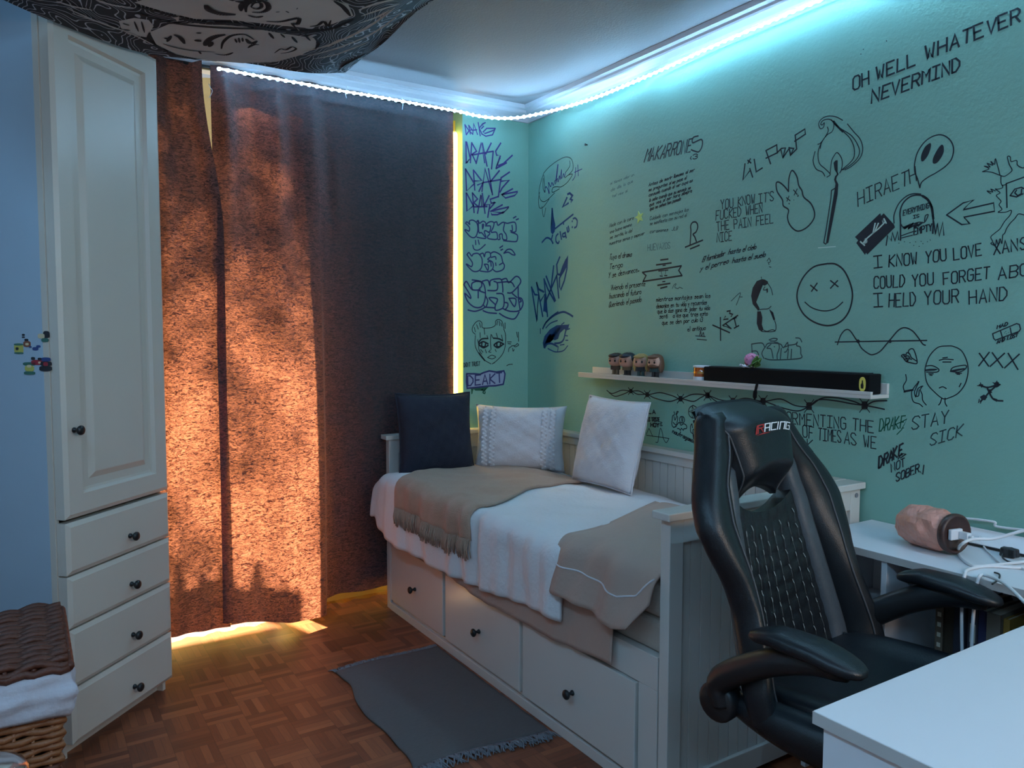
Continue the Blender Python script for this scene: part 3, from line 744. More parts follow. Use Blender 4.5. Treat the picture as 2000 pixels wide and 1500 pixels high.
# taupe cover folded at the foot end, with a piped hem
fm = MB()
def fg(u, v):
    # u along y from the footboard, v from the back to the hem
    y = lerp(1.590, 2.03+.22*(1-v)**1.5, u)
    hem = lerp(.56, .520, u) if True else 0
    y_h = lerp(1.60, 2.03, u)
    zh = interp([(1.59, .60), (1.64, .515), (1.70, .492), (1.85, .506), (2.03, .522)], y)
    s_ = lerp(-.55, .07*PI/2+(.69-.07-zh), v)
    puff = .045*math.sin(PI*min(1, u*1.05))**.6*(1-.5*v)
    p = cover_pt(s_, y, .683+puff*.7, 1.545, .07, .0, .16)
    t = sm(-.2, .1, s_)
    p.x += t*(.010*math.sin(y*24+s_*9)+.006*math.sin(y*51-s_*14)); p.z += (1-t)*.008*math.sin(y*15+s_*13)
    p.x -= .035*sm(.0, .3, s_)
    return p
fm.grid(fg, 70, 60)
fc = obj('folded_cover', fm, M_taupe, smooth=True, solid=.010, weld=False)
tag(fc, 'thick taupe cover folded over the foot end of the daybed, white piped hem', 'bed cover')
pi_ = MB(); pi_.tube([fg(u, .885)+Vector((-.0065, 0, .001)) for u in [i/50*.98+.01 for i in range(51)]], .0028, 6)
obj('piping', pi_, M_cush, fc, smooth=True, label='white piping along the hem')
# tan throw with fringe
thm = MB()
def tg2(u, v):
    s_ = lerp(-.70, .155, v)
    ya = interp([(-.70, 2.80), (-.3, 2.74), (-.05, 2.60), (.16, 2.575)], s_); yb = interp([(-.70, 3.40), (-.4, 3.38), (-.15, 3.30), (0, 3.22), (.16, 3.16)], s_)
    y = lerp(ya, yb, u); return duvet(s_, y, .0)+Vector((-.017*sm(-.02, .06, s_), 0, .017-.010*sm(0, .1, s_)))+Vector((0, 0, .005*hn(u*6, v*6)))
thm.grid(tg2, 60, 50)
tw = obj('throw_blanket', thm, M_tan, smooth=True, solid=.010, weld=False)
tag(tw, 'tan wool throw with a fringed end laid across the white duvet', 'throw')
fr = MB()
for k in range(150):
    u = (k+random.random()*.6)/150; p = tg2(min(1, u), 1)+Vector((-.003, 0, 0)); l = .062+random.random()*.02; dx, dy = random.uniform(-.012, .004), random.uniform(-.016, .016)
    fr.tube([p+Vector((0, 0, .006)), p+Vector((dx*.5-.006, dy*.4, -l*.5)), p+Vector((dx*.4-.004, dy, -l))], [.0028, .0034, .002], 5)
obj('fringe', fr, M_tan, tw, smooth=True)

# cushions: two-sided quilted pillow, local x = width, y = height, z = thickness
def pillow(mb, w_, h_, t_, pinch=.06, seed=0, n=26, crease=.006):
    for sg_ in (1, -1):
        def g(a, b_):
            x, y = a*2-1, b_*2-1
            px = x*(1-pinch*(1-y*y)*abs(x)**3); py = y*(1-pinch*(1-x*x)*abs(y)**3)
            k = ((1-x**4)*(1-y**4))**.55
            zz = sg_*t_*k*(1+.10*hn(x*3+seed, y*3))+crease*hn(x*9+seed, y*8+seed*2)*k
            return (px*w_/2, py*h_/2, zz)
        mb.grid(g, n, n, flip=sg_ < 0)
    return mb
def place(o, centre, ax, up):
    ax, up = Vector(ax).normalized(), Vector(up); up = (up-ax*up.dot(ax)).normalized(); nn = ax.cross(up)
    m_ = Matrix((ax, up, nn)).transposed().to_4x4(); m_.translation = centre; o.matrix_world = m_
    return o
def edge_pipe(o, w_, h_, pinch, r, m_):
    pts = []
    for i in range(80):
        t = i/80*4; k = int(t); f = (t-k)*2-1
        x, y = ((f, -1), (1, f), (-f, 1), (-1, -f))[k]
        px = x*(1-pinch*(1-y*y)*abs(x)**3); py = y*(1-pinch*(1-x*x)*abs(y)**3); pts.append((px*w_/2, py*h_/2, 0))
    obj('piping', MB().tube(pts, r, 6, closed=True), m_, o, smooth=True)
nv_ = obj('cushion', pillow(MB(), .40, .40, .062, .07, 1), M_navy, smooth=True)
tag(nv_, 'navy blue square cushion leaning on the headboard', 'cushion', 'cushions on the daybed'); edge_pipe(nv_, .40, .40, .07, .0045, M_navy)
place(nv_, (1.70, 3.385, .868), (.995, -.04, -.02), (-.06, .18, 1))
wp = obj('cushion', pillow(MB(), .47, .33, .07, .08, 2), M_cush, smooth=True)
tag(wp, 'white oblong cushion with two ruffled bands, propped in the corner of the daybed', 'cushion', 'cushions on the daybed')
for xc in (-.165, -.125, .135, .175):
    def rf(a, b_, xc=xc):
        y = (b_*2-1)*.93; x = xc/.235; xx = xc+(a-.5)*.026+.003*math.sin(b_*60)
        k = ((1-x**4)*(1-y**4))**.55
        return (xx, y*.165, .07*k+.005+.005*math.sin(b_*95+a*5)*abs(a-.5)*2)
    obj('ruffle', MB().grid(rf, 4, 80), M_cush, wp, smooth=True)
place(wp, (2.095, 3.235, .835), (.70, -.71, .0), (.10, .12, 1))
sp = obj('cushion', pillow(MB(), .385, .40, .06, .05, 3), M_cush, smooth=True)
tag(sp, 'white square cushion with piped edge leaning on the bed back below the shelf', 'cushion', 'cushions on the daybed'); edge_pipe(sp, .385, .40, .05, .004, M_cush)
place(sp, (2.195, 2.655, .872), (0.06, -1, -.02), (.26, -.04, 1))

# ================================================================== rug
rg = MB(); RX0, RX1, RY0, RY1 = 1.0, 1.476, 2.125, 2.915
def rgf(u, v):
    x, y = lerp(RX0, RX1, u), lerp(RY0, RY1, v)
    return (x+.012*math.sin(v*9)*(1-u)+.006*hn(v*8, 1)*(1-u)+.03*(v-.5)*(1-u), y+.012*math.sin(u*5)-.02*u*(1-v)+.025*u*v, .004+.003*abs(hn(u*5, v*7)))
rg.grid(rgf, 40, 60)
rgo = obj('rug', rg, M_rug, smooth=True, solid=.007, weld=False); tag(rgo, 'grey woven rug with fringed ends on the parquet beside the daybed', 'rug')
for v_, sg_ in ((0, -1), (1, 1)):
    fr = MB()
    for k in range(170):
        u = (k+random.random())/170; p = Vector(rgf(min(1, u), v_)); p.z = .006; l = random.uniform(.035, .06)
        if sg_ > 0: l *= .6
        a = random.uniform(-.5, .5)
        fr.tube([p, p+Vector((math.sin(a)*l*.5, sg_*l*.5, .004)), p+Vector((math.sin(a*1.4)*l, sg_*l, -.003))], [.002, .0028, .0016], 5)
    obj('fringe', fr, M_fringe, rgo, smooth=True)

# ================================================================== picture ledge and what stands on it
SY0, SY1, SX = 1.460, 2.990, 2.272
shf = thing('wall_shelf', 'narrow white picture ledge fixed to the green wall above the daybed', 'shelf', (2.33, 2.2, 1.15)); SO = shf.location
obj('board', MB().box((SX, SY0, 1.148), (XW, SY1, 1.160)), M_white, shf, bevel=.001, off=SO)
obj('front_lip', MB().box((SX, SY0, 1.1602), (SX+.012, SY1, 1.171)), M_white, shf, bevel=.001, off=SO)
obj('back_rail', MB().box((XW-.012, SY0, 1.1602), (XW, SY1, 1.195)), M_white, shf, bevel=.001, off=SO)
ST = 1.1603
def figure(y, lab, hairm, skin, topm, legm, long_, turn=0., beard=False, s=1.):
    t = thing('figurine', lab, 'figurine', (2.318, y, ST), turn, 'figurines on the picture ledge')
    # local -x faces the room
    b_ = MB(); b_.box((-.006, -.0155, .010), (.008, -.003, .032)); b_.box((-.006, .003, .010), (.008, .0155, .032)); b_.box((-.013, -.017, 0), (.008, -.002, .011)); b_.box((-.013, .002, 0), (.008, .017, .011))
    obj('legs', b_, legm, t, bevel=.002)
    b_ = MB(); b_.box((-.009, -.016, .030), (.009, .016, .052)); b_.box((-.010, -.023, .030), (.006, -.016, .050)); b_.box((-.010, .016, .030), (.006, .023, .050))
    obj('torso', b_, topm, t, bevel=.003)
    h_ = MB(); h_.ball((0, 0, .073), (.027*s, .031*s, .0255*s), 20, 14, fn=lambda d: 1/max(.80, (abs(d.x)**3.2+abs(d.y)**3.2+abs(d.z)**3.2)**(1/3.2)))
    hd = obj('head', h_, skin, t, smooth=True)
    e_ = MB()
    for yy in (-.013, .013): e_.ball((-.0305*s, yy, .072), (.002, .0045, .0055), 10, 8)
    obj('eyes', e_, M_eye, hd, smooth=True)
    e_ = MB()
    for yy in (-.013, .013): e_.box((-.0325*s, yy-.006, .081), (-.030*s, yy+.006, .083))
    obj('eyebrows', e_, hairm, hd)
    k = MB()
    def hf(d):
        return 1.0+.10*abs(math.sin(d.y*9+d.x*7))*.6
    k.ball((.006, 0, .081), (.031*s, .0345*s, .027*s), 20, 12, fn=hf)
    k.ball((-.014, .004, .094), (.018*s, .026*s, .010*s), 14, 8, fn=hf)
    if long_:
        for yy in (-.027, .027): k.ball((.004, yy*s, .060), (.020, .010, .032), 12, 10, fn=hf)
        k.ball((.018, 0, .060), (.013, .030, .034), 14, 10, fn=hf)
    obj('hair', k, hairm, t, smooth=True)
    if beard:
        k = MB(); k.ball((-.012, 0, .056), (.021, .026, .010), 14, 8); obj('beard', k, hairm, t, smooth=True)
    return t
HB_ = mat('brown_black_hair', (.022, .013, .010), .5); HN = mat('blue_black_hair', (.012, .013, .022), .4); HY = mat('blonde_hair', (.40, .26, .09), .5); HR = mat('chestnut_hair', (.14, .062, .034), .5)
CB = mat('brown_leather_clothes', (.085, .05, .035), .6); CG = mat('charcoal_clothes', (.03, .03, .032), .6); CT = mat('teal_clothes', (.03, .075, .08), .6); CK = mat('khaki_clothes', (.16, .115, .07), .6)
figure(2.765, 'big-headed figurine with cropped brown hair, standing at the far left of the group', HB_, M_skin, CB, CK, False, .35)
figure(2.683, 'big-headed figurine with wavy black hair, beside the crop-haired one', HN, M_skin, CK, CG, False, .25, s=1.12)
figure(2.592, 'big-headed figurine with blonde hair and dark clothes', HY, M_skin, CG, CT, True, .55)
figure(2.500, 'big-headed figurine with long chestnut hair and a scarf', HR, mat('fair_figurine_skin', (.62, .36, .27), .45), CT, CG, True, .30, True)
cj = thing('candle_jar', 'small amber candle jar with white label beside the black soundbar', 'candle', (2.315, 2.225, ST))
obj('glass', MB().lathe([(.030, .0), (.033, .003), (.033, .062), (.031, .064), (.031, .058), (.0, .056)], 24), M_amber, cj, smooth=True)
obj('label', MB().lathe([(.0335, .003), (.0335, .024)], 24, cap=False), M_label, cj, smooth=True)
obj('rim', MB().lathe([(.0318, .060), (.0345, .061), (.0345, .068), (.031, .068), (.031, .061)], 24), M_label, cj, smooth=True)
obj('band', MB().lathe([(.0336, .036), (.0338, .040), (.0336, .044)], 24, cap=False), M_gold, cj, smooth=True)
sb = thing('soundbar', 'long black soundbar speaker with a yellow oval badge on the picture ledge', 'speaker', (2.32, 1.82, ST)); BOo = sb.location
obj('body', MB().box((2.288, 1.475, ST), (2.352, 2.190, ST+.066)), M_black, sb, bevel=.004, off=BOo)
obj('top_panel', MB().box((2.296, 1.50, ST+.0662), (2.346, 2.17, ST+.0685)), M_plastic, sb, bevel=.001, off=BOo)
bd = MB(); yc, zc = 1.500, ST+.033
oval = [(.0085*math.cos(t)*(1 if abs(math.cos(t)) > .3 else 1), .0235*math.copysign(abs(math.sin(t))**.7, math.sin(t))) for t in [2*PI*i/28 for i in range(28)]]
bd.prism(oval, lambda a, b_: (2.2878, yc+a*1.35, zc+b_), lambda a, b_: (2.2868, yc+a*1.35, zc+b_))
bo = obj('badge', bd, M_yel, sb, off=BOo, label='yellow oval badge with a small black mark')
mk = MB(); mk.prism([(-.004, -.014), (.004, -.014), (.0055, -.002), (.002, .004), (.0015, .013), (-.002, .013), (-.003, .003), (-.005, -.004)], lambda a, b_: (2.2868, yc+a, zc+b_), lambda a, b_: (2.2862, yc+a, zc+b_))
obj('emblem', mk, M_eye, bo, off=BOo)
lo = MB(); lo.tube(spline([(2.267, 1.905, 1.176), (2.262, 1.905, 1.160), (2.262, 1.910, 1.135), (2.264, 1.912, 1.10), (2.268, 1.91, 1.07)], 6), [.006]*10+[.009]*5+[.004]*10, 8, flat=.6)
tag(obj('hanging_strap', lo, M_black, smooth=True), 'short black strap hanging over the ledge edge below the soundbar', 'strap')
fl_ = thing('artificial_flower', 'pink and white artificial flower lying on top of the soundbar', 'flower', (2.318, 1.975, ST+.0686))
def petal(mb, c, r, tilt, az, open_=.4):
    xf = Matrix.Rotation(az, 3, 'Z') @ Matrix.Rotation(tilt, 3, 'Y')
    def g(u, v):
        a = (u-.5)*2; q = Vector((r*.95*math.sin(v*1.5)*open_+.25*r*a*a, a*r*.75*math.sin(PI*min(.93, .1+.9*v)), r*1.5*v)); return Vector(c)+xf @ q
    return mb.grid(g, 8, 8)
AX = Matrix.Rotation(.9, 3, 'X')
hb_ = MB(); hb_.ball((0, .004, .030), (.024, .026, .024), 16, 10, fn=lambda d: 1+.06*math.sin(d.x*9+d.z*8)); 
for k in range(5): petal(hb_, (0, 0, .012), .026, .25, k*1.26, .35)
obj('bud', hb_, M_pinkp, fl_, smooth=True, solid=0)
wpet = MB(); 
for k in range(4): petal(wpet, (0, .008, .002), .026, 1.15, 1.2+k*.85, .2)
obj('outer_petals', wpet, M_whitep, fl_, smooth=True, solid=.001)
rp = MB(); petal(rp, (-.016, .006, .004), .018, -.5, .2, .3); obj('dark_petal', rp, M_redp, fl_, smooth=True, solid=.001)
lf = MB()
for az, tl in ((-1.2, .6), (-2.0, .9), (-1.6, .25)): petal(lf, (-.012, -.014, .006), .028, tl, az, .15)
obj('leaves', lf, M_leaf, fl_, smooth=True, solid=.001)
st_ = MB()
c0 = onX(1248, 424, XW-.004)
st_.prism([( .030*(1 if i % 2 == 0 else .45)*math.cos(PI/2+i*PI/5+.25), .030*(1 if i % 2 == 0 else .45)*math.sin(PI/2+i*PI/5+.25)) for i in range(10)], lambda a, b_: (XW, c0.y-a, c0.z+b_), lambda a, b_: (XW-.003, c0.y-a, c0.z+b_))
tag(obj('star_sticker', st_, M_star, bevel=.001), 'pale yellow-green plastic star stuck on the green wall among the handwriting', 'sticker')
# ================================================================== gaming chair; local x to the chair's left-in-picture/right, y backwards, z up
KS = .93; CC = Vector((1.66, 1.012, 1.35*(1-KS))); CROT = math.atan2(.19, .98)
ch = thing('gaming_chair', 'black racing style gaming chair with padded arms between daybed and desk', 'chair', CC, CROT)
ch.scale = (KS, KS, KS); GZ = -1.35*(1-KS)/KS      # local height of the floor
BB = Vector((0, .24, .46)); BU = Vector((0, .243, .97)).normalized(); BF = Vector((0, -BU.z, BU.y))   # back: base, up, towards the sitter
def back(s, t, o=0.): return BB+Vector((s, 0, 0))+BU*t+BF*o
OUT = [(-.06, .335), (.03, .34), (.10, .315), (.2, .295), (.27, .305), (.35, .335), (.42, .352), (.48, .332), (.55, .282), (.62, .235), (.69, .195)]
INN = [(-.06, .20), (.05, .20), (.15, .185), (.25, .17), (.35, .155), (.42, .150), (.48, .135), (.58, .125), (.69, .105)]
def loft(mb, f_in, f_out, t0, t1, th, fo, n=40, seg=14, mi=0):
    """rounded strip between two outlines along t: fo(q, t) gives how far the strip stands forward"""
    rows = []
    for j in range(n+1):
        t = lerp(t0, t1, j/n); a, b_ = f_in(t), f_out(t); e = min(1, math.sin(PI*min(1, max(0, j/n)))*6)**.5 if j in (0, n) else 1
        row = []
        for k in range(seg):
            an = 2*PI*k/seg; q = math.cos(an); q2 = math.copysign(abs(q)**.7, q); w_ = math.copysign(abs(math.sin(an))**.7, math.sin(an))
            s = lerp(a, b_, .5+.5*q2); row.append((s, t, fo(.5+.5*q2, t)+w_*th*(.6 if e < 1 else 1)))
        rows.append(row)
    n0 = len(mb.v)
    for r_ in rows: mb.v += [back(*p) for p in r_]
    for j in range(n):
        for k in range(seg):
            k2 = (k+1) % seg; mb.f.append((n0+j*seg+k, n0+j*seg+k2, n0+(j+1)*seg+k2, n0+(j+1)*seg+k)); mb.m.append(mi)
    mb.f.append(tuple(n0+k for k in range(seg))[::-1]); mb.f.append(tuple(n0+n*seg+k for k in range(seg))); mb.m += [mi, mi]
def bol(t): return interp([(-.06, .10), (.1, .095), (.3, .075), (.42, .055), (.55, .03), (.69, .01)], t)
for sg_ in (-1, 1):
    o_ = lambda t: sg_*interp(OUT, t); i_ = lambda t: sg_*(interp(INN, t)+.052*(1-sm(.50, .60, t))+.0)
    b_ = MB(); loft(b_, i_, o_, -.06, .70, .042, lambda q, t: bol(t)*(1-(1-q)**2*.55)-.012, seg=18)
    bo_ = obj('side_bolster', b_, M_leather, ch, smooth=True)
    mid = lambda t: sg_*lerp(abs(i_(t)), interp(OUT, t), .42)
    pts = [back(mid(t), t, bol(t)*(1-(.58)**2*.55)-.012+.0425) for t in [lerp(-.03, .67, k/40) for k in range(41)]]
    obj('piping', MB().tube(pts, .0032, 6), M_pipe, bo_, smooth=True)
    b_ = MB(); loft(b_, lambda t: sg_*interp(INN, t), lambda t: sg_*(interp(INN, t)+.060), -.04, .555, .030, lambda q, t: .004+bol(t)*.22*q)
    obj('side_panel', b_, M_greyl, ch, smooth=True, label='slate grey inner side panel')
# quilted middle with stitched chevrons, concave top edge below the opening
cp = MB()
def cpt(u, v):
    s_ = u*2-1; tt = lerp(-.05, .415+.045*s_*s_, v); w_ = interp(INN, tt)+.012
    o = .022-.010*(1-s_*s_)+.004*abs(math.sin(v*34))*abs(math.sin(u*22))
    return back(s_*w_, tt, o)
cp.grid(cpt, 44, 70)
cp.grid(lambda u, v: cpt(u, v)-BF*.05, 44, 70, flip=True)
top = [cpt(i/44, 1) for i in range(45)]
for i in range(44): cp.face([top[i], top[i+1], top[i+1]-BF*.05, top[i]-BF*.05])
def stitch(u, v):
    return cpt(u, v)+BF*.003
for k in range(8):
    for j in range(11):
        u, v = .10+k*.115, .06+j*.088+(k % 2)*.044
        if v > .93: continue
        a, b_, c_ = stitch(u-.006, v+.020), stitch(u, v+.006), stitch(u+.003, v-.008); d_ = Vector((.0019, 0, 0))
        cp.face([a-d_, b_-d_, b_+d_, a+d_], 1); cp.face([b_-d_, c_-d_, c_+d_, b_+d_], 1)
        for (a, b_) in ((stitch(u+.003, v-.008), stitch(u, v-.06)),):
            cp.face([a-d_*.2, b_-d_*.2, b_+d_*.2, a+d_*.2], 1)
obj('centre_panel', cp, [M_leather, M_stitch], ch, smooth=True, weld=False)
# head pillow: rolled over the top, convex lower edge above the opening
hp = MB()
def hpt(u, v, back_=False):
    s_ = u*2-1; w_ = interp([(.44, .118), (.50, .138), (.56, .152), (.62, .170), (.66, .196), (.70, .205)], .44+.26*v)
    tt = lerp(.486-.036*s_*s_, .715-.020*s_**4, v)
    return s_*w_*(1-.13*sm(.84, 1, v)), tt
PH = .022
def hp_front(u, v):
    s_, tt = hpt(u, v); e = (1-abs(u*2-1)**5)**.5; f_ = sm(-.02, .30, v)
    top_ = math.cos(min(1, max(0, (v-.72)/.28))*PI/2)
    return back(s_, tt+.02*(1-top_), -.012+.094*e*(.12+.88*f_)*max(0, top_) - .03*(1-top_))
hp.grid(hp_front, 30, 40)
hp.grid(lambda u, v: back(hpt(u, v)[0], hpt(u, v)[1]+.02*(v > .98), -.030-.0*v), 30, 40, flip=True)
for fn in ((0, None), (1, None)):
    u = fn[0]
    for j in range(40):
        v0, v1 = j/40, (j+1)/40
        hp.face([hp_front(u, v0), hp_front(u, v1), back(hpt(u, v1)[0], hpt(u, v1)[1], -.03), back(hpt(u, v0)[0], hpt(u, v0)[1], -.03)])
for v in (0, 1):
    for i in range(30):
        u0, u1 = i/30, (i+1)/30
        g_ = lambda u: back(hpt(u, v)[0], hpt(u, v)[1]+.02*v, -.03)
        hp.face([hp_front(u0, v), hp_front(u1, v), g_(u1), g_(u0)])
ho = obj('head_pillow', hp, M_leather, ch, smooth=True, weld=True)
for u in (.045, .955):
    obj('piping', MB().tube([hp_front(u, .02+.94*j/30)+BF*.001 for j in range(31)], .003, 6), M_pipe, ho, smooth=True)
# lettering on the head pillow: slanted block letters
LT = {'R': [((0, 0), (0, 5)), ((0, 5), (3, 5)), ((3, 5), (3, 3)), ((3, 3), (0, 3)), ((1.4, 3), (3.2, 0))], 'A': [((0, 0), (0, 5)), ((0, 5), (3, 5)), ((3, 5), (3, 0)), ((0, 2.2), (3, 2.2))],
      'C': [((3, 5), (0, 5)), ((0, 5), (0, 0)), ((0, 0), (3, 0))], 'I': [((0, 0), (0, 5))], 'N': [((0, 0), (0, 5)), ((0, 5), (3, 5)), ((3, 5), (3, 0))], 'G': [((3, 5), (0, 5)), ((0, 5), (0, 0)), ((0, 0), (3, 0)), ((3, 0), (3, 2.6)), ((3, 2.6), (1.6, 2.6))]}
lg = MB(); X = 0; u0, u1, v0 = .27, .80, .635
tot = sum((4.1 if c != 'I' else 1.5) for c in 'RACING')-1
def lpt(x, y): return hp_front(u0+(u1-u0)*(x+.28*y)/tot, v0+.0165*y)+BF*.0018
for c in 'RACING':
    mi = 1 if c == 'R' else 0
    for (a, b_) in LT[c]:
        a, b_ = (a[0]+X, a[1]), (b_[0]+X, b_[1]); dx, dy = b_[0]-a[0], b_[1]-a[1]; L_ = math.hypot(dx, dy); nx, ny = -dy/L_*.36, dx/L_*.36; ex, ey = dx/L_*.36, dy/L_*.36
        lg.face([lpt(a[0]-ex-nx, a[1]-ey-ny), lpt(b_[0]+ex-nx, b_[1]+ey-ny), lpt(b_[0]+ex+nx, b_[1]+ey+ny), lpt(a[0]-ex+nx, a[1]-ey+ny)], mi)
    X += 4.1 if c != 'I' else 1.5
lg.face([lpt(-1.1, -1.1), lpt(6.5, -1.5), lpt(8, -1.1), lpt(2.8, -.7)], 1); lg.face([lpt(-1.5, -.4), lpt(-.5, -.4), lpt(-.4, 5.2), lpt(-1.0, 5.2)], 1)
obj('lettering', lg, [M_logo, M_logor], ho, weld=False, label='white and red RACING lettering')
# seat
se = MB()
def seat(u, v):
    a = 2*PI*u; c_, s_ = math.cos(a), math.sin(a); q = lambda x, p: math.copysign(abs(x)**p, x)
    ph = PI*(v-.5); r_ = math.cos(ph)**.45; zz = q(math.sin(ph), .5)
    x, y = q(c_, .55)*r_*.285, q(s_, .55)*r_*.265
    z = .445+zz*.045
    if zz > 0: z += .030*sm(.16, .27, abs(x))-.012*(1-sm(0, .2, abs(x)))
    return (x, y-.01, z)
se.grid(seat, 56, 24); obj('seat', se, M_leather, ch, smooth=True)
for sg_ in (-1, 1):
    w_ = MB(); w_.tube(spline([(sg_*.275, -.26, .43), (sg_*.298, -.1, .435), (sg_*.300, .08, .44), (sg_*.285, .23, .45)], 8), [.03+.02*math.sin(PI*k/24) for k in range(25)], 12, flat=1.1)
    so = obj('seat_bolster', w_, M_leather, ch, smooth=True)
    obj('piping', MB().tube([(sg_*.232, -.24, .487), (sg_*.240, -.1, .496), (sg_*.240, .08, .498), (sg_*.23, .20, .496)], .003, 6), M_pipe, so, smooth=True)
b_ = MB(); b_.box((-.16, -.14, .365), (.16, .16, .40)); obj('seat_mechanism', b_, M_plastic, ch, bevel=.01)
b_ = MB()
for sg_ in (-1, 1): b_.tube(spline([(sg_*.20, .10, .385), (sg_*.215, .24, .395), (sg_*.215, .285, .45)], 6), .016, 10, flat=.6)
obj('back_bracket', b_, M_plastic, ch, smooth=True)
for sg_ in (-1, 1):
    h_ = MB(); xf = Matrix.Rotation(PI/2, 4, 'Y'); xf.translation = (sg_*.315-.028, .265, .455)
    h_.lathe([(.0, 0), (.042, .002), (.050, .010), (.050, .046), (.042, .054), (0, .056)], 22, xf=xf); obj('recline_hinge', h_, M_plastic, ch, smooth=True)
# arms: soft pad on a swept support
for sg_ in (-1, 1):
    AXx = -.365 if sg_ < 0 else .335
    oy = .02 if sg_ < 0 else -.045
    sup = MB()
    pts = spline([(sg_*.312, .255, .455), (sg_*.325, .235+oy, .515), (lerp(sg_*.33, AXx, .6), .12+oy, .595), (AXx, .02+oy, .640), (AXx, -.05+oy, .652), (AXx, -.09+oy, .643)], 8)
    k = len(pts); sup.tube(pts, [lerp(.034, .028, i/(k-1)) if i < k-6 else .028-.002*(i-k+6) for i in range(k)], 14, flat=1.15)
    so = obj('arm_support', sup, M_plastic, ch, smooth=True)
    pad = MB(); n_ = 34
    def padf(u, v):
        a = 2*PI*u; q = lambda x, p: math.copysign(abs(x)**p, x)
        e = max(0, 1-abs(v*2-1)**3.4)**.5
        y = lerp(.145, -.125, v)+oy; cz = interp([(0, .664), (.25, .678), (.6, .672), (1, .650)], v); wd_ = lerp(.040, .052, sm(0, .6, v))
        return (AXx+q(math.cos(a), .75)*wd_*e, y, cz+q(math.sin(a), .75)*.021*e)
    pad.grid(padf, 24, n_); obj('arm_pad', pad, M_leather, ch, smooth=True)
b_ = MB(); b_.lathe([(.028, GZ+.10), (.028, .20), (.020, .205), (.020, .37)], 16); obj('gas_lift', b_, M_plastic, ch, smooth=False)
ba = MB()
for k in range(5):
    a = R(72*k+20); d_ = Vector((math.cos(a), math.sin(a), 0)); ba.tube([Vector((0, 0, GZ+.11)), d_*.12+Vector((0, 0, GZ+.105)), d_*.29+Vector((0, 0, GZ+.075))], [.034, .030, .022], 10, flat=.8)
bs = obj('star_base', ba, M_plastic, ch, smooth=True)
for k in range(5):
    a = R(72*k+20); d_ = Vector((math.cos(a), math.sin(a), 0)); p = d_*.295+Vector((0, 0, GZ)); n_ = Vector((-d_.y, d_.x, 0)); w_ = MB()
    for sg_ in (-1, 1):
        xf = n_.to_track_quat('Z', 'Y').to_matrix().to_4x4(); xf.translation = p+n_*(sg_*.018-.009)+Vector((0, 0, .028))
        w_.lathe([(0, 0), (.022, 0), (.028, .004), (.028, .014), (.022, .018), (0, .018)], 16, xf=xf)
    w_.tube([p+Vector((0, 0, .028)), p+Vector((0, 0, .078))], .010, 8); obj('caster', w_, M_plastic, ch, smooth=False)

# ================================================================== desks
DZ = .74
dk = thing('desk', 'white desk slab with grey edge at the front right corner of the room', 'desk', (1.7, .45, 0)); DO = dk.location
obj('desktop', MB().box((1.071, .06, DZ-.0215), (XW-.004, .772, DZ)), M_desk, dk, bevel=.0012, off=DO)
e_ = MB(); e_.box((1.0695, .06, DZ-.0212), (1.0708, .772, DZ-.0008)); obj('edge_band', e_, M_edge, dk, off=DO, label='grey edge band')
obj('side_panel', MB().box((1.078, .075, 0), (1.096, .757, DZ-.0222)), M_desk, dk, bevel=.001, off=DO)
obj('back_panel', MB().box((1.097, .075, .30), (2.0, .090, DZ-.0222)), M_desk, dk, bevel=.001, off=DO)
wk = thing('shelf_desk', 'narrow white desktop with open shelves along the green wall beside the daybed', 'desk', (2.2, 1.15, 0)); KO = wk.location
FX = 2.020
obj('desktop', MB().box((FX, .776, DZ-.022), (XW-.003, 1.505, DZ)), M_desk, wk, bevel=.0012, off=KO)
obj('edge_band', MB().box((FX-.0012, .776, DZ-.0212), (FX-.0002, 1.505, DZ-.0008)), M_edge, wk, off=KO, label='grey edge band')
obj('side_panel', MB().box((FX+.010, 1.486, 0), (XW-.003, 1.503, DZ-.0222)), M_desk, wk, bevel=.001, off=KO)
obj('divider', MB().box((FX+.008, 1.238, 0), (XW-.018, 1.255, DZ-.0222)), M_desk, wk, bevel=.001, off=KO)
obj('divider', MB().box((FX+.008, .778, 0), (XW-.018, .794, DZ-.0222)), M_desk, wk, bevel=.001, off=KO)
obj('back_panel', MB().box((XW-.016, .776, .02), (XW-.003, 1.485, DZ-.0222)), M_desk, wk, off=KO)
obj('shelf_board', MB().box((FX+.012, .7945, .365), (XW-.0165, 1.2375, .382)), M_desk, wk, bevel=.001, off=KO)
obj('shelf_board', MB().box((FX+.012, .7945, .05), (XW-.0165, 1.2375, .066)), M_desk, wk, bevel=.001, off=KO)
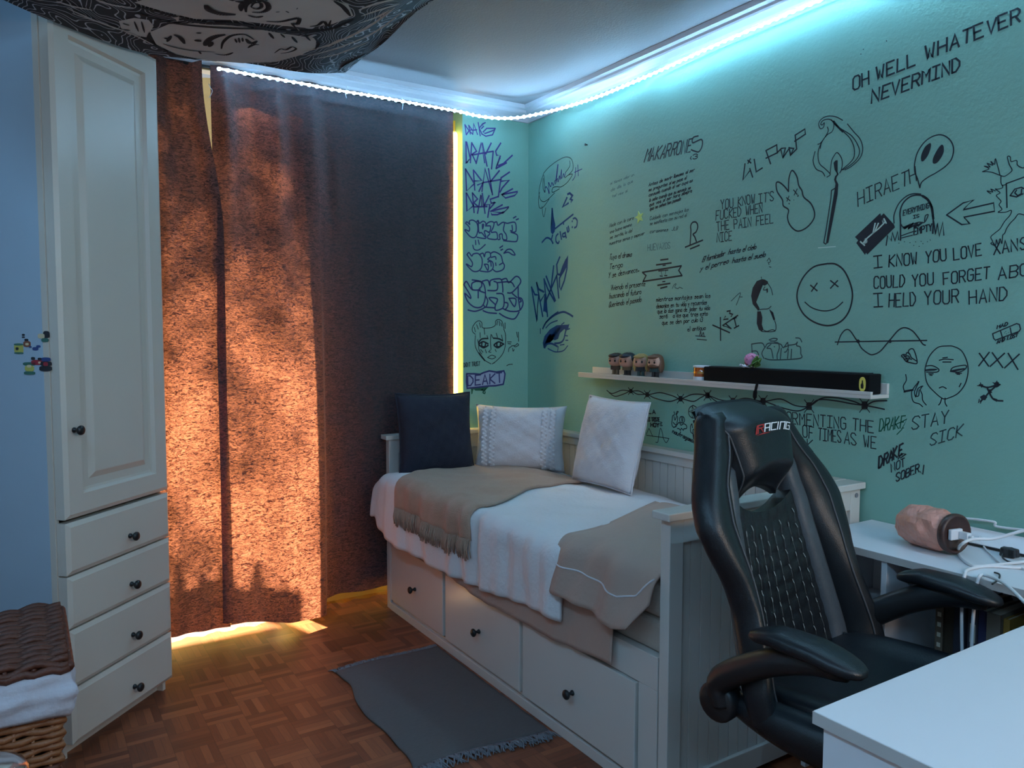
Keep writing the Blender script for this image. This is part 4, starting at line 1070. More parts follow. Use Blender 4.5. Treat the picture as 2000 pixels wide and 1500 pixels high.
# books on the upper shelf
bk = [(.022, .255, (.13, .095, .065), 'slim beige book with a lettered spine'), (.028, .262, (.045, .032, .02), 'dark brown book beside the beige one'), (.030, .250, (.02, .022, .035), 'navy black book behind the hanging white cable'),
      (.026, .262, (.05, .045, .06), 'plum grey book with a pale band'), (.022, .255, (.03, .03, .08), 'dark blue book'), (.034, .258, (.16, .13, .10), 'thick grey brown book'), (.016, .250, (.30, .17, .03), 'thin ochre yellow book'),
      (.020, .225, (.05, .055, .045), 'short dark book with a cream title patch'), (.026, .235, (.05, .07, .065), 'grey green book'), (.034, .238, (.28, .018, .03), 'thick crimson red book'), (.028, .235, (.20, .11, .04), 'worn tan book'),
      (.026, .23, (.22, .07, .04), 'rust coloured book closest to the near desk')]
y = 1.128
cream = mat('cream_paper', (.55, .50, .40), .9)
for k, (w_, h_, c_, lb) in enumerate(bk):
    x0 = 2.085+.006*math.sin(k*2.3); t = thing('book', lb+' on the shelf under the white desktop', 'book', (x0, y-w_/2, .3822), 0, 'books under the white desktop')
    bm_ = mat('book_cloth_%d' % k, c_, .6, .2, 40); m_ = MB()
    m_.box((0, -w_/2+.0006, 0), (.170, -w_/2+.003, h_)); m_.box((0, w_/2-.003, 0), (.170, w_/2-.0006, h_)); m_.box((-.002, -w_/2+.0006, 0), (.002, w_/2-.0006, h_))
    obj('cover', m_, bm_, t, weld=False); obj('pages', MB().box((.0022, -w_/2+.0032, .004), (.166, w_/2-.0032, h_-.004)), cream, t)
    if k in (0, 3, 7):
        l_ = MB()
        for j in range(7 if k == 0 else 1):
            zz = h_*(.15+.11*j) if k == 0 else h_*.62
            l_.box((-.0026, -w_/2+.006, zz), (-.002, w_/2-.006, zz+(.012 if k == 0 else .05)))
        obj('spine_title', l_, cream, t, weld=False)
    y -= w_+.0012
for (y0, y1, x0, x1, z0, z1, lb) in ((1.295, 1.470, 2.06, 2.33, .0, .525, 'tall white box standing under the desktop beside the daybed foot'),):
    b_ = thing('storage_box', lb, 'box', ((x0+x1)/2, (y0+y1)/2, z0)); o_ = b_.location
    obj('body', MB().box((x0, y0, z0), (x1, y1, z1-.06)), M_desk, b_, bevel=.003, off=o_); obj('lid', MB().box((x0-.004, y0-.004, z1-.0595), (x1+.004, y1+.004, z1)), M_desk, b_, bevel=.003, off=o_)

# salt lamp lying on its side: local z = the lamp's own axis
sl_ = thing('salt_lamp', 'pink salt lamp lying on its side on the white desktop, dark wooden base outward', 'lamp')
ax = Vector((-.20, -1, .02)).normalized(); q = ax.to_track_quat('Z', 'Y').to_matrix().to_4x4(); q.translation = Vector((2.205, 1.292, .798)); sl_.matrix_world = q
rk = MB()
def rock(d):
    n_ = hn(d.x*2.3+1, d.y*2.3+d.z*1.7)*.16+hn(d.x*5+d.z*4, d.y*5)*.07
    return 1+n_
def rkf(u, v):
    a = 2*PI*u; z = lerp(-.012, .150, v); r_ = interp([(0, .018), (.06, .040), (.2, .054), (.45, .061), (.7, .060), (.9, .054), (1, .047)], v)
    r_ *= 1+.10*hn(math.cos(a)*2.4, math.sin(a)*2.4+v*4)+.05*hn(math.cos(a)*6+v*7, math.sin(a)*6)
    return (r_*math.cos(a), r_*math.sin(a), z)
rk.grid(rkf, 22, 16); rk.face([rkf(i/22, 0) for i in range(22)][::-1])
obj('salt_rock', rk, M_salt, sl_, smooth=False)
obj('wooden_base', MB().lathe([(.045, .149), (.054, .152), (.056, .158), (.056, .168), (.052, .172), (.048, .171), (.046, .166), (0, .166)], 32), M_wood, sl_, smooth=True)
pl = MB(); pl.box((-.030, -.014, .1665), (.014, .016, .178)); po = obj('plug_socket', pl, M_label, sl_, bevel=.003, label='white socket with a plug')
pl = MB(); pl.box((-.004, -.010, .1785), (.012, .010, .205)); pl.tube([(.004, 0, .204), (.004, 0, .216)], .006, 8); obj('plug', pl, M_cable, po, bevel=.002)
# cables on the desktop
def cable(lb, pts, r_, m_=None, cat='cable', name='cable', grp='white cables on the desktop'):
    o_ = obj(name, MB().tube(spline(pts, 9), r_, 8), m_ or M_cable, smooth=True); return tag(o_, lb, cat, grp)
def dz(u, v, h=.004): return tuple(onZ(u, v, DZ+h))
cable('white cable looping from the right edge round in front of the salt lamp', [tuple(onX(2040, 1026, 2.22)), tuple(onX(1985, 1040, 2.195)), tuple(onX(1940, 1052, 2.165)), tuple(onX(1900, 1053, 2.125)), tuple(onX(1878, 1063, 2.105)), dz(1871, 1076, .006), dz(1876, 1088), dz(1890, 1100), dz(1905, 1106), dz(1935, 1104), dz(1975, 1100, .006), dz(2040, 1092, .006)], .0042)
cable('thin white cable leaving the salt lamp plug', [(2.165, 1.062, .80), dz(1915, 1048, .02), dz(1922, 1068, .006), dz(1938, 1085), dz(1958, 1102), dz(1990, 1108), dz(2040, 1125)], .0026)
cable('white cable along the wall behind the salt lamp', [dz(1764, 1031, .004), (2.30, 1.33, .752), (2.345, 1.24, .80), (2.35, 1.12, .815), tuple(onX(1950, 1029, 2.352)), tuple(onX(2050, 1040, 2.352))], .0035)
cable('white cable hanging over the desktop edge in a long loop down past the books', [dz(2040, 1108), dz(1990, 1109), dz(1930, 1106), dz(1892, 1112), (2.014, 1.02, .742), (2.006, 1.02, .70), (2.004, 1.018, .62), (2.004, 1.012, .52), (2.003, 1.002, .46), (2.002, .992, .52), (2.002, .990, .62), (2.004, .988, .70), (2.013, .985, .744), dz(1925, 1124, .008), dz(1962, 1140, .02), dz(2005, 1180, .01)], .0042)
cable('thin black cable curled beside the black plug', [dz(1962, 1078, .012), dz(1958, 1088, .008), dz(1968, 1096), dz(1985, 1100)], .0024, M_plastic, grp='black leads on the desktop')
cable('short black lead near the front edge of the desktop', [dz(1942, 1118), dz(1952, 1122), dz(1950, 1132), dz(1938, 1141)], .0022, M_plastic, grp='black leads on the desktop')
ap = MB(); p = Vector(dz(1970, 1087, .002)); 
poly = [(-.020, -.012), (-.008, -.018), (.004, -.012), (.020, -.014), (.018, .004), (.024, .014), (.008, .016), (0, .022), (-.010, .014), (-.022, .012)]
ap.prism(poly, lambda a, b_: p+Vector((b_*1.0, -a, 0)), lambda a, b_: p+Vector((b_*.9, -a*.9, .024)))
tag(obj('power_adapter', ap, M_plastic, bevel=.003), 'black power plug among the white cables on the desktop', 'plug')
tb = thing('tablet', 'white tablet with a dark edge lying against the green wall behind the cables', 'tablet', (2.330, 1.0, DZ)); 
xf = Matrix.Rotation(-R(58), 4, 'Y')
obj('back_cover', MB().box((.002, -.20, .0065), (.058, .19, .010), xf=Matrix.Translation((-.012, 0, .002)) @ Matrix.Rotation(-R(40), 4, 'Y')), M_desk, tb, bevel=.001)
obj('screen_edge', MB().box((0, -.20, .0), (.060, .19, .006), xf=Matrix.Translation((-.012, 0, .002)) @ Matrix.Rotation(-R(40), 4, 'Y')), M_plastic, tb, bevel=.001)

# ================================================================== wicker laundry basket
bx0, bx1, by0, by1 = -.43, .052, 1.985, 2.395
wb = thing('laundry_basket', 'square brown wicker laundry basket with white liner and woven lid', 'basket', ((bx0+bx1)/2, (by0+by1)/2, 0)); WO = wb.location
hx, hy = (bx1-bx0)/2, (by1-by0)/2
def ringp(z, k, ph):
    tp = lerp(.86, 1.0, z/.52); out = []
    n_ = 26
    for side in range(4):
        for i in range(n_):
            f_ = i/n_*2-1; wv = .006*math.cos((i/n_)*PI*12+ph*PI)
            e = {0: (f_*hx, -hy-wv), 1: (hx+wv, f_*hy), 2: (-f_*hx, hy+wv), 3: (-hx-wv, -f_*hy)}[side]
            out.append((e[0]*tp, e[1]*tp, z+.002*math.sin(i*1.3+k)))
    return out
m1 = MB(); m2 = MB()
for k in range(33):
    z = .012+k*.0155; dark = 19 < k < 24 or k > 33
    (m2 if dark else m1).tube(ringp(z, k, k % 2), .0078, 6, closed=True)
for side in range(4):
    for i in range(13):
        f_ = (i+.5)/13*2-1
        for zt in (1,):
            P = [{0: (f_*hx, -hy), 1: (hx, f_*hy), 2: (f_*hx, hy), 3: (-hx, f_*hy)}[side] for _ in range(2)]
            m1.tube([(P[0][0]*.86, P[0][1]*.86, 0), (P[0][0], P[0][1], .52)], .0045, 5)
wbo = obj('woven_body', m1, M_wick2, wb, smooth=True, weld=False); obj('dark_band', m2, M_wick, wbo, smooth=True, weld=False)
ln = MB()
def lnf(u, v):
    a = u*4; sd_ = int(min(3.999, a)); f_ = (a-sd_)*2-1
    o_ = .014+.012*math.sin(v*PI)+.003*math.sin(u*120+v*8)+.003*math.sin(v*16+u*30)
    X_, Y_ = {0: (f_*(hx+o_), -hy-o_), 1: (hx+o_, f_*(hy+o_)), 2: (-f_*(hx+o_), hy+o_), 3: (-hx-o_, -f_*(hy+o_))}[sd_]
    return (X_, Y_, lerp(.592, .490, v)+.004*math.sin(u*40))
ln.grid(lnf, 160, 12); obj('liner', ln, M_liner, wb, smooth=True, solid=.003)
ld = MB(); lt = MB()
nr = 26
for k in range(nr+1):
    yy = lerp(-hy-.012, hy+.012, k/nr)
    ld.tube([(lerp(-hx-.014, hx+.014, i/40), yy+.003*math.sin(i*.4), .612+.0065*math.cos(i*PI/4.4+(k % 2)*PI)+.003*hn(i*.3, k)) for i in range(41)], .0085, 6)
for i in range(10):
    xx = lerp(-hx, hx, i/9); ld.tube([(xx, -hy-.012, .607), (xx, hy+.012, .607)], .0055, 6)
for (a, b_) in (((-1, -1), (1, -1)), ((1, -1), (1, 1)), ((1, 1), (-1, 1)), ((-1, 1), (-1, -1))):
    n_ = 30
    ld.tube([(lerp(a[0], b_[0], i/n_)*(hx+.016), lerp(a[1], b_[1], i/n_)*(hy+.014), .600+.004*math.sin(i*2.1)) for i in range(n_+1)], .010, 6)
ld.box((-hx, -hy, .600), (hx, hy, .606))
obj('lid', ld, M_wick, wb, smooth=True, weld=False)
cn = thing('steel_canister', 'shiny steel canister in front of the wicker basket at the bottom corner', 'canister', (-.10, 1.80, 0))
obj('body', MB().lathe([(.075, .0), (.085, .004), (.085, .46), (.083, .468)], 32), M_chrome, cn, smooth=True)
obj('lid', MB().lathe([(.086, .4685), (.087, .478), (.080, .490), (.060, .500), (.0, .506)], 32), M_chrome, cn, smooth=True)
# ================================================================== drawings and handwriting on the walls
FONT = {'A':'022842 1434','B':'02083847463505 3544433202','C':'4738180703123243','D':'02082846442202','E':'48080242 0535','F':'480802 0535','G':'4738180703123243452 5'.replace(' ',''),'H':'0208 4248 0545','I':'0848 2822 0242','J':'4843321203','K':'0208 4805 0542','L':'080242','M':'0208254842','N':'02084248','O':'180703123243473818','P':'02083847463505','Q':'180703123243473818 2442','R':'02083847463505 2542','S':'47381807063443321203','T':'0848 2822','U':'080312324348','V':'082248','W':'0812263248','X':'0842 0248','Y':'0825 4825 2522','Z':'08480242',
 'a':'4525040312324 4 4542'.replace('4 4 ','44 '),'b':'08023243443505','c':'451504031242','d':'48421203041545','e':'0444351504031242','f':'38282722 0545','g':'451504031242 45413010','h':'0802 0415354442','i':'2522 2627','j':'25211000 2627','k':'0802 4504 0442','l':'2822','m':'0502 04152422 24354442','n':'0502 0415354442','o':'15040312324345 4515'.replace(' 4515','35 3515').replace('4535','44 4435')[:0]+'150403123243443515','p':'0500 0535444332 3202'.replace(' 3202','02'),'q':'4540 451504031242','r':'0502 041545','s':'45150433433202'.replace('0433','0444'),'t':'27233242 0545','u':'0503123243 4542','v':'052245','w':'0512243245','x':'0542 0245','y':'0523 4510','z':'05450242',
 '0':'180703123243473818','2':'07183847460242','3':'07183847463525 354443321203',"'":'2827',',':'1311','.':'1213',':':'1314 1617',')':'17262413','<':'463442','-':'1535','~':'05163445','/':'0248'}
class Ink:
    def __init__(s, plane): s.mb = MB(); s.pl = plane
    def P(s, u, v, off=.0008):
        return onX(u, v, XW-off) if s.pl == 'R' else onY(u, v, YB-off)
    def line(s, pts, w, mi=0):
        """one pen stroke: a flat ribbon of ink of even width lying on the plaster; pts in photo pixels"""
        P = [s.P(*p) for p in pts]; k = len(P)
        if k < 2: return
        nrm = Vector((-1, 0, 0)) if s.pl == 'R' else Vector((0, -1, 0))
        dep = (P[0]-CP).dot(fwd); h = 1.28*w*dep/F*.5
        D = []
        for i in range(k):
            d = P[min(i+1, k-1)]-P[max(i-1, 0)]
            if d.length < 1e-7: d = Vector((0, .6, .8))
            D.append(d.normalized())
        for i in range(k-1):
            e = (P[i+1]-P[i]); 
            if e.length < 1e-7: continue
            e.normalize(); se = e.cross(nrm)*h
            def sd(j):
                q = D[j].cross(nrm); c_ = max(.5, abs(q.dot(se)/h)); return q*(h/c_)
            a, b_ = P[i], P[i+1]
            if i == 0: a = a-e*h*.6
            if i == k-2: b_ = b_+e*h*.6
            sa, sb_ = sd(i), sd(i+1)
            s.mb.face([a-sa, b_-sb_, b_+sb_, a+sa], mi)
    def L(s, fr, w, pts, smooth=1, closed=0, mi=0):
        for st in pts.split(';'):
            q = [tuple(map(float, c.split(','))) for c in st.split()]
            if not q: continue
            q = [(fr[0]+x/fr[2], fr[1]+y/fr[2]) for x, y in q]
            if smooth and len(q) > 2: q = [(p.x, p.y) for p in spline([(x, y, 0) for x, y in q], 6, closed)]+([q[0]] if closed else [])
            elif closed: q = q+[q[0]]
            s.line(q, w, mi)
    def Fl(s, fr, pts, mi=0, smooth=0):
        for st in pts.split(';'):
            q = [tuple(map(float, c.split(','))) for c in st.split()]
            q = [(fr[0]+x/fr[2], fr[1]+y/fr[2]) for x, y in q]
            if smooth: q = [(p.x, p.y) for p in spline([(x, y, 0) for x, y in q], 5, True)]
            vs = [s.P(x, y, .0006) for x, y in q]
            b = bmesh.new(); f = b.faces.new([b.verts.new(v) for v in vs]); r = bmesh.ops.triangulate(b, faces=[f])
            for t in b.faces: s.mb.face([v.co.copy() for v in t.verts], mi)
            b.free()
    def T(s, txt, x0, y0, x1, y1, h, w, slant=0, mi=0, jit=.03):
        rnd = random.Random(txt); adv = 0; gl = []
        for c in txt:
            if c == ' ': adv += 4.6; continue
            g = FONT.get(c)
            if not g: adv += 3; continue
            st = [[(int(q[i]), int(q[i+1])) for i in range(0, len(q)-1, 2)] for q in g.split()]
            xs = [p[0] for q in st for p in q]; lo, hi = min(xs), max(xs)
            gl.append((adv-lo, st)); adv += hi-lo+1.5
        adv -= 1.5; dx, dy = (x1-x0)/adv, (y1-y0)/adv
        for ox, st in gl:
            jy = rnd.uniform(-jit, jit)*h; js = rnd.uniform(-.06, .06)
            for q in st:
                pts = []
                for (a, b_) in q:
                    X_, Z_ = ox+a, (b_-2)/6
                    pts.append((x0+dx*X_+(slant+js)*h*Z_, y0+dy*X_-h*Z_+jy))
                s.line(pts, w, mi)
    def done(s, name, label, m, wall):
        o = obj(name, s.mb, m, wall, weld=False); o['label'] = label; return o
A_ = (880, 200, 4); B_ = (880, 480, 4); C_ = (1340, 220, 5); D_ = (1640, 220, 5.5556); E_ = (1340, 460, 5); G_ = (1640, 470, 5.5556); H_ = (1140, 660, 3.2258); I_ = (1540, 660, 4.3478); J_ = (1600, 0, 5)
K1 = (1180, 320, 9.0909); K2 = (1180, 480, 7.8958); K3 = (1240, 780, 11.111); L1 = (890, 230, 7.5); L2 = (890, 420, 7.5); L3 = (890, 610, 8.8267); M1 = (1030, 290, 7.5); M2 = (1030, 490, 7.5)
# ---- back wall: column of tags
i = Ink('B'); i.L(L1, 1.9, '135,100 155,250; 135,100 195,190 155,250; 190,110 215,240; 190,110 235,170 200,195 245,235; 250,245 265,90 320,245; 240,185 310,175; 330,70 360,265; 405,80 345,150 385,235; 435,70 385,100 410,125 375,160; 580,155 455,155 400,210 430,230 540,190 580,155 540,250 440,270 380,235', 0)
i.done('tag_lettering', 'small purple DRAKE tag at the top of the column', M_purple, w_back)
i = Ink('B'); i.L(L1, 2.3, '150,350 155,670 215,600 160,355; 235,370 215,660; 235,365 305,490 240,535 300,660; 300,670 375,370 425,660; 240,545 550,490; 390,370 460,710; 520,370 440,530; 550,490 525,750; 660,370 585,490 600,550 655,555 590,745 650,590; 590,745 745,660; 625,700 700,670 830,550', 0)
i.done('tag_lettering', 'spiky violet DRAKE tag, second from the top', M_purple, w_back)
i = Ink('B'); i.L(L1, 2.3, '145,750 160,1075 275,965 145,750; 260,770 280,1060; 260,765 380,920 270,925; 320,985 405,945 340,1080; 385,1080 430,745 530,1090; 400,950 660,905; 480,745 540,1130; 640,775 515,930; 660,905 625,1160; 790,795 665,880 670,930 785,910 680,1030 650,1090; 835,1040 670,1130 730,1175 860,1140 910,1080 680,1125', 0)
i.done('tag_lettering', 'spiky violet DRAKE tag with a leaf tail, third from the top', M_purple, w_back)
i = Ink('B'); i.L(L1, 2.3, '155,1100 165,1370 260,1290 160,1105; 245,1100 270,1390; 245,1100 320,1190 265,1245 330,1300; 320,1400 370,1130 385,1290; 390,1105 430,1400; 275,1305 460,1300; 490,1140 415,1290; 410,1280 500,1270 470,1460; 620,1155 505,1195 520,1250 580,1235 500,1330; 685,1275 510,1370 690,1395 780,1305 510,1370 530,1420 610,1420 700,1380', 0)
i.done('tag_lettering', 'spiky violet DRAKE tag with a leaf tail, fourth from the top', M_purple, w_back)
i = Ink('B'); i.L(L2, 2.0, '145,120 165,100 205,135 200,90 250,75 310,120 325,220 290,320 220,320 140,230 150,215 195,235 200,180 145,120; 310,95 330,80 350,120 400,90 440,115 440,160 470,115 520,95 560,115 550,180 520,250 590,250 610,290 600,355 480,345 470,310 500,270 440,230 420,250 440,340 310,325; 330,90 340,250 380,260 430,320; 390,140 395,200 410,140 390,140; 560,115 600,100 620,150 680,110 715,120 700,220 740,290 745,360 690,350 680,280 640,290 650,350 620,360; 720,110 760,120 870,110 880,240 810,250 900,290 900,370 860,390 700,375; 825,150 830,225 800,230; 845,45 885,20; 885,70 920,55; 455,160 510,165 500,240 470,250', 1)
i.L(L2, 1.8, '290,370 295,435; 330,365 345,430; 250,440 270,500 320,515 370,490 435,430', 1)
i.done('bubble_lettering', 'outlined violet bubble letters with a smile below', M_violet, w_back)
i = Ink('B'); i.L(L2, 2.0, '165,580 195,550 235,600 260,570 330,565 385,640 380,760 330,820 250,820 165,735 165,720 230,755 245,700 200,630 165,580; 355,575 400,560 420,610 440,550 500,550 510,610 470,650 540,690 545,780 480,830 360,820; 420,720 475,730 470,810 420,720; 515,560 570,540 660,590 690,690 715,740 690,800 600,830 550,800; 520,620 580,610 590,650; 470,690 510,680 520,750; 585,700 590,740; 640,730 690,700; 645,480 690,450; 660,515 690,500; 705,560 760,505 820,510 870,580 830,580 770,545 705,560', 1)
i.done('bubble_lettering', 'outlined violet three-letter bubble tag', M_violet, w_back)
i = Ink('B'); i.L(L2, 2.2, '120,1020 160,975 240,1090 360,1095; 120,1020 210,1170 215,1220 135,1150 180,1270 280,1350 380,1340 430,1230 430,1080 380,980 240,950; 300,970 240,1000 235,1060 250,1095; 300,970 370,980 380,1040 340,1100 430,1140; 330,1110 330,1215; 390,970 470,955 500,1030 510,960 600,935 670,950 690,1070 690,1130; 560,970 610,1000 600,1100 470,1105; 600,1150 690,1160 710,1260 690,1360 590,1395 580,1330 610,1230 490,1215 580,1310; 440,1190 470,1260 440,1350 410,1320; 440,1350 570,1360; 670,950 740,930 780,990 880,900 940,930 945,1000 830,1130 760,1140; 610,990 800,980 860,1050; 780,1220 880,1230 860,1340 780,1220; 830,1150 900,1210; 710,1280 760,1290 760,1340 720,1390; 690,1370 800,1410 930,1400 985,1310 970,1230 930,1210; 915,1050 920,1230 945,1390; 930,1220 960,1260 940,1275; 180,1390 280,1410 380,1380 430,1350; 400,1400 480,1430 600,1440; 640,1440 740,1500 860,1520 930,1420', 1)
i.done('bubble_lettering', 'large overlapping violet and purple bubble letters', M_violet, w_back)
i = Ink('B'); i.L(L3, 1.2, '340,380 290,330 290,260 340,180 400,145 450,180 465,265 600,265 680,225 690,150 740,125 800,160 830,280; 850,180 850,280; 340,400 335,560 380,680 480,810 610,890; 830,290 860,400 850,600 800,730 710,830 630,890; 400,540 400,640 450,720; 540,400 560,460; 420,350 425,440; 490,280 500,380; 610,380 600,500 610,640; 620,390 640,440; 790,390 810,480; 700,360 720,430; 380,470 395,560; 600,650 570,680 610,690; 550,780 620,740 690,770 640,800 610,800 550,780; 640,880 670,870; 430,640 470,690; 510,640 530,700; 680,640 700,680; 320,260 340,340; 360,210 390,290; 410,180 430,260; 720,150 710,220; 750,150 760,230; 780,180 800,240; 890,510 960,510; 900,540 950,545; 960,580 1030,570 1060,540 1085,565 1030,595 1000,575; 960,590 920,620 910,680; 980,620 990,670 1010,640; 1050,340 1065,430; 1080,340 1085,500; 880,920 920,900 980,895', 1)
i.L(L3, 2.4, '395,520 450,460 555,450; 650,445 740,455 810,490; 400,550 470,505 560,545; 660,560 740,510 830,550; 400,560 480,610 560,570; 660,570 730,610 820,550; 455,520 450,580 500,590 520,520; 715,520 710,580 760,590 775,530; 400,700 500,830', 1)
i.T('DONT TRUST', 906, 717, 937, 714, 8, 1.0)
i.done('girl_face_drawing', 'thin line drawing of a sad girl with two hair buns', M_ink, w_back)
i = Ink('B'); i.Fl(L3, '195,1070 330,1060 400,1065 470,1040 570,1020 820,1010 850,1060 840,1150 800,1240 690,1265 450,1285 200,1300', 1)
i.L(L3, 2.6, '190,1060 330,1060 420,1070 480,1040 580,1010 700,1030 830,1010 850,1060 840,1150 820,1240 690,1265 570,1270 400,1290 200,1310 185,1200 190,1060', 0)
i.T('DEAKT', 914, 754, 981, 747, 19, 2.1)
i.Fl(L3, '230,1295 330,1280 480,1280 570,1280 560,1300 500,1310 490,1350 480,1380 470,1350 470,1315 420,1325 410,1350 400,1320 370,1350 350,1320 340,1350 320,1320 300,1315 290,1400 270,1415 265,1330', 2)
i.L(L3, 1.8, '500,1320 470,1380 500,1400 510,1370', 1, 0, 2)
i.done('filled_lettering', 'lilac filled block lettering with a green drip', [M_violet, M_lilac, M_greeni], w_back)
# ---- right wall, corner column
i = Ink('R'); i.L(M1, 1.2, '240,360 320,270 440,180 560,125 640,150 670,240 660,320 600,390; 240,360 190,520 170,660 200,760 270,770 400,650; 180,640 160,760 180,870 240,850 320,740; 230,440 230,580 260,640 250,500 240,390; 215,850 225,960 245,995 270,870; 440,560 380,570 360,620 380,640 470,590; 440,560 500,560 590,490 660,380 600,390 550,430; 620,180 620,260 560,350', 1)
i.L(M1, 1.3, '250,640 270,560 300,600 320,660 310,500 340,560 360,500 380,540 400,480 420,440 440,260 450,250 430,420 410,520 440,440 450,490 470,400 480,450 500,310 500,440 530,370 540,420 560,350; 710,280 700,400 660,470; 740,240 745,400; 690,350 800,300', 1, 0, 1)
i.done('signature_drawing', 'thin looping signature beside the corner', [M_ink2, M_purple], w_right)
i = Ink('R'); i.L(M1, 3.4, '580,720 520,855 600,800; 590,670 620,655 660,690 630,740 660,760 640,780', 0)
i.L(M1, 2.8, '400,1180 670,965; 530,1080 530,1110; 215,1375 280,1310 340,1330 375,1390; 370,1270 350,1340; 450,1250 420,1290 420,1360 450,1390 465,1360; 480,1220 500,1330; 560,1240 520,1250 520,1290 560,1280 550,1220 570,1310; 580,1160 590,1220 610,1200 600,1140; 655,1065 660,1068; 655,1150 662,1155; 670,1030 700,1020 730,1060 720,1140 690,1160', 1)
i.Fl(M1, '355,870 370,870 385,1000 410,1120 400,1220 370,1260 345,1230 340,1170 365,1100 365,1000')
i.done('signature_drawing', 'blue Clau signature with a brush stroke and a heart sign', M_bluei, w_right)
i = Ink('R'); i.L(M2, 3.2, '60,530 140,1030 165,650 110,640 60,530; 135,465 225,960; 135,465 165,560 240,600; 190,740 260,620 240,880; 245,410 295,960; 245,415 300,560 400,740; 275,370 410,730; 385,220 345,560; 270,740 430,360; 430,360 460,690; 475,90 430,200 440,340 480,350; 480,350 520,230 590,90 580,260 540,440 490,570 470,520 470,400 490,360', 0)
i.Fl(M2, '480,350 510,230 560,120 590,90 575,240 530,320 490,380')
i.Fl(M2, '240,880 265,620 280,640 300,960 275,900')
i.done('tag_lettering', 'bold blue slanting tag above the drawn eye', M_bluei, w_right)
i = Ink('R'); i.L(M2, 3.0, '225,1140 280,1040 400,940 520,895 600,920 665,960', 1)
i.L(M2, 1.8, '240,1100 330,980 450,890; 190,1140 190,1210; 270,1130 340,1060 440,1020; 500,1080 540,1050; 560,1120 610,1080; 560,1160 620,1140; 550,1240 590,1245; 560,1310 595,1310; 480,1380 540,1370; 455,1400 440,1480; 300,1430 380,1470 440,1480 530,1460 590,1390', 1)
i.Fl(M2, '225,1350 250,1250 330,1150 430,1090 500,1090 570,1130 590,1080 610,1080 600,1140 560,1165 540,1140 470,1125 400,1140 310,1190 260,1280 255,1390 280,1400 240,1430', 0)
i.Fl(M2, '330,1180 400,1140 470,1140 475,1210 450,1290 400,1310 360,1280 345,1220', 0)
i.Fl(M2, '425,1150 450,1150 440,1200 425,1200;375,1240 400,1240 395,1280 378,1275', 1)
i.L(M2, 3.0, '255,1420 290,1365 360,1360 440,1400; 400,1355 480,1345 530,1300 555,1200 570,1150', 1)
i.done('eye_drawing', 'large blue drawing of an eye with lashes', [M_bluei, M_green], w_right)
# ---- centre left of the right wall
i = Ink('R')
for k, (t, a, b_, c_, d_) in enumerate((('si tienes valor un', 1192, 361, 1238, 343), ('dia dile lo que', 1193, 374, 1236, 356), ('tal vez si', 1195, 386, 1225, 375))): i.T(t, a, b_, c_, d_, 6, .8, .2)
i.done('handwritten_note', 'faint three-line note, highest on the left', M_ink3, w_right)
i = Ink('R'); i.T('MAKARRONE', 1258, 317, 1348, 296, 26, 2.2, .25); i.L(A_, 2.3, '1935,262 1895,275 1893,315 1960,290 1965,340 1940,385 1905,380 1880,370', 1); i.T('<3', 1348, 312, 1362, 309, 9, 1.6)
i.done('handwritten_word', 'MAKARRONES written in bold black capitals', M_ink, w_right)
i = Ink('R')
for t, a, b_, c_, d_ in (('Antes de morir llamame al ser', 1267, 364, 1356, 334), ('me preguntas si me pase el', 1267, 374, 1340, 350), ('consuelo cuando al ver cuya es', 1267, 384, 1352, 355), ('lo sabe cuando que su mensaje ya', 1268, 394, 1348, 369), ('que vea, al ser hora siempre', 1268, 403, 1351, 375), ('que no sabes han pasado', 1269, 411, 1329, 391)): i.T(t, a, b_, c_, d_, 7, 1.25, .25)
i.done('handwritten_note', 'dense six-line bold note under MAKARRONES', M_ink, w_right)
i = Ink('R')
for t, a, b_, c_, d_ in (('Cuidado con mensajes los', 1269, 430, 1344, 412), ('se manifiesta con su red al', 1269, 440, 1340, 423), ('corazones  JLB', 1269, 455, 1323, 449)): i.T(t, a, b_, c_, d_, 7, .9, .2)
i.done('handwritten_note', 'thin three-line note below the dense one', M_ink2, w_right)
i = Ink('R')
for t, a, b_, c_, d_ in (('Nada con lo cara', 1190, 444, 1237, 428), ('una buena manana', 1191, 456, 1233, 441), ('se sentia, la del', 1191, 467, 1234, 453), ('nuestros senos y empezar', 1190, 479, 1258, 458)): i.T(t, a, b_, c_, d_, 7, .95, .2)
i.done('handwritten_note', 'four-line note beside the star sticker', M_ink2, w_right)
i = Ink('R'); i.T('HUEVAZOS', 1265, 490, 1309, 485, 12, 1.0); i.done('handwritten_word', 'faint grey capitals above the ribbon drawing', M_ink3, w_right)
i = Ink('R'); i.L(K1, 2.4, '1525,1440 1540,1200 1535,1110 1560,1050 1610,1030 1650,1060 1660,1130 1630,1210 1580,1250 1610,1300 1640,1390', 1); i.L(K1, 2.4, '1440,1480 1750,1355; 1530,1510 1690,1445', 0)
i.done('letter_drawing', 'large outlined letter R with two underlines', M_ink, w_right)
i = Ink('R')
for t, a, b_, c_, d_ in (('Tuyo el drama', 1190, 507, 1233, 501), ('Tengo', 1190, 526, 1216, 521), ('Y se desvanece...', 1188, 543, 1248, 530), ('Viviendo el presente', 1192, 567, 1260, 558), ('buscando el futuro', 1190, 583, 1252, 574), ('Queriendo el pasado', 1189, 600, 1252, 589)): i.T(t, a, b_, c_, d_, 10.5, 1.15, .15)
i.done('handwritten_note', 'six-line poem in small black script left of the ribbon', M_ink, w_right)
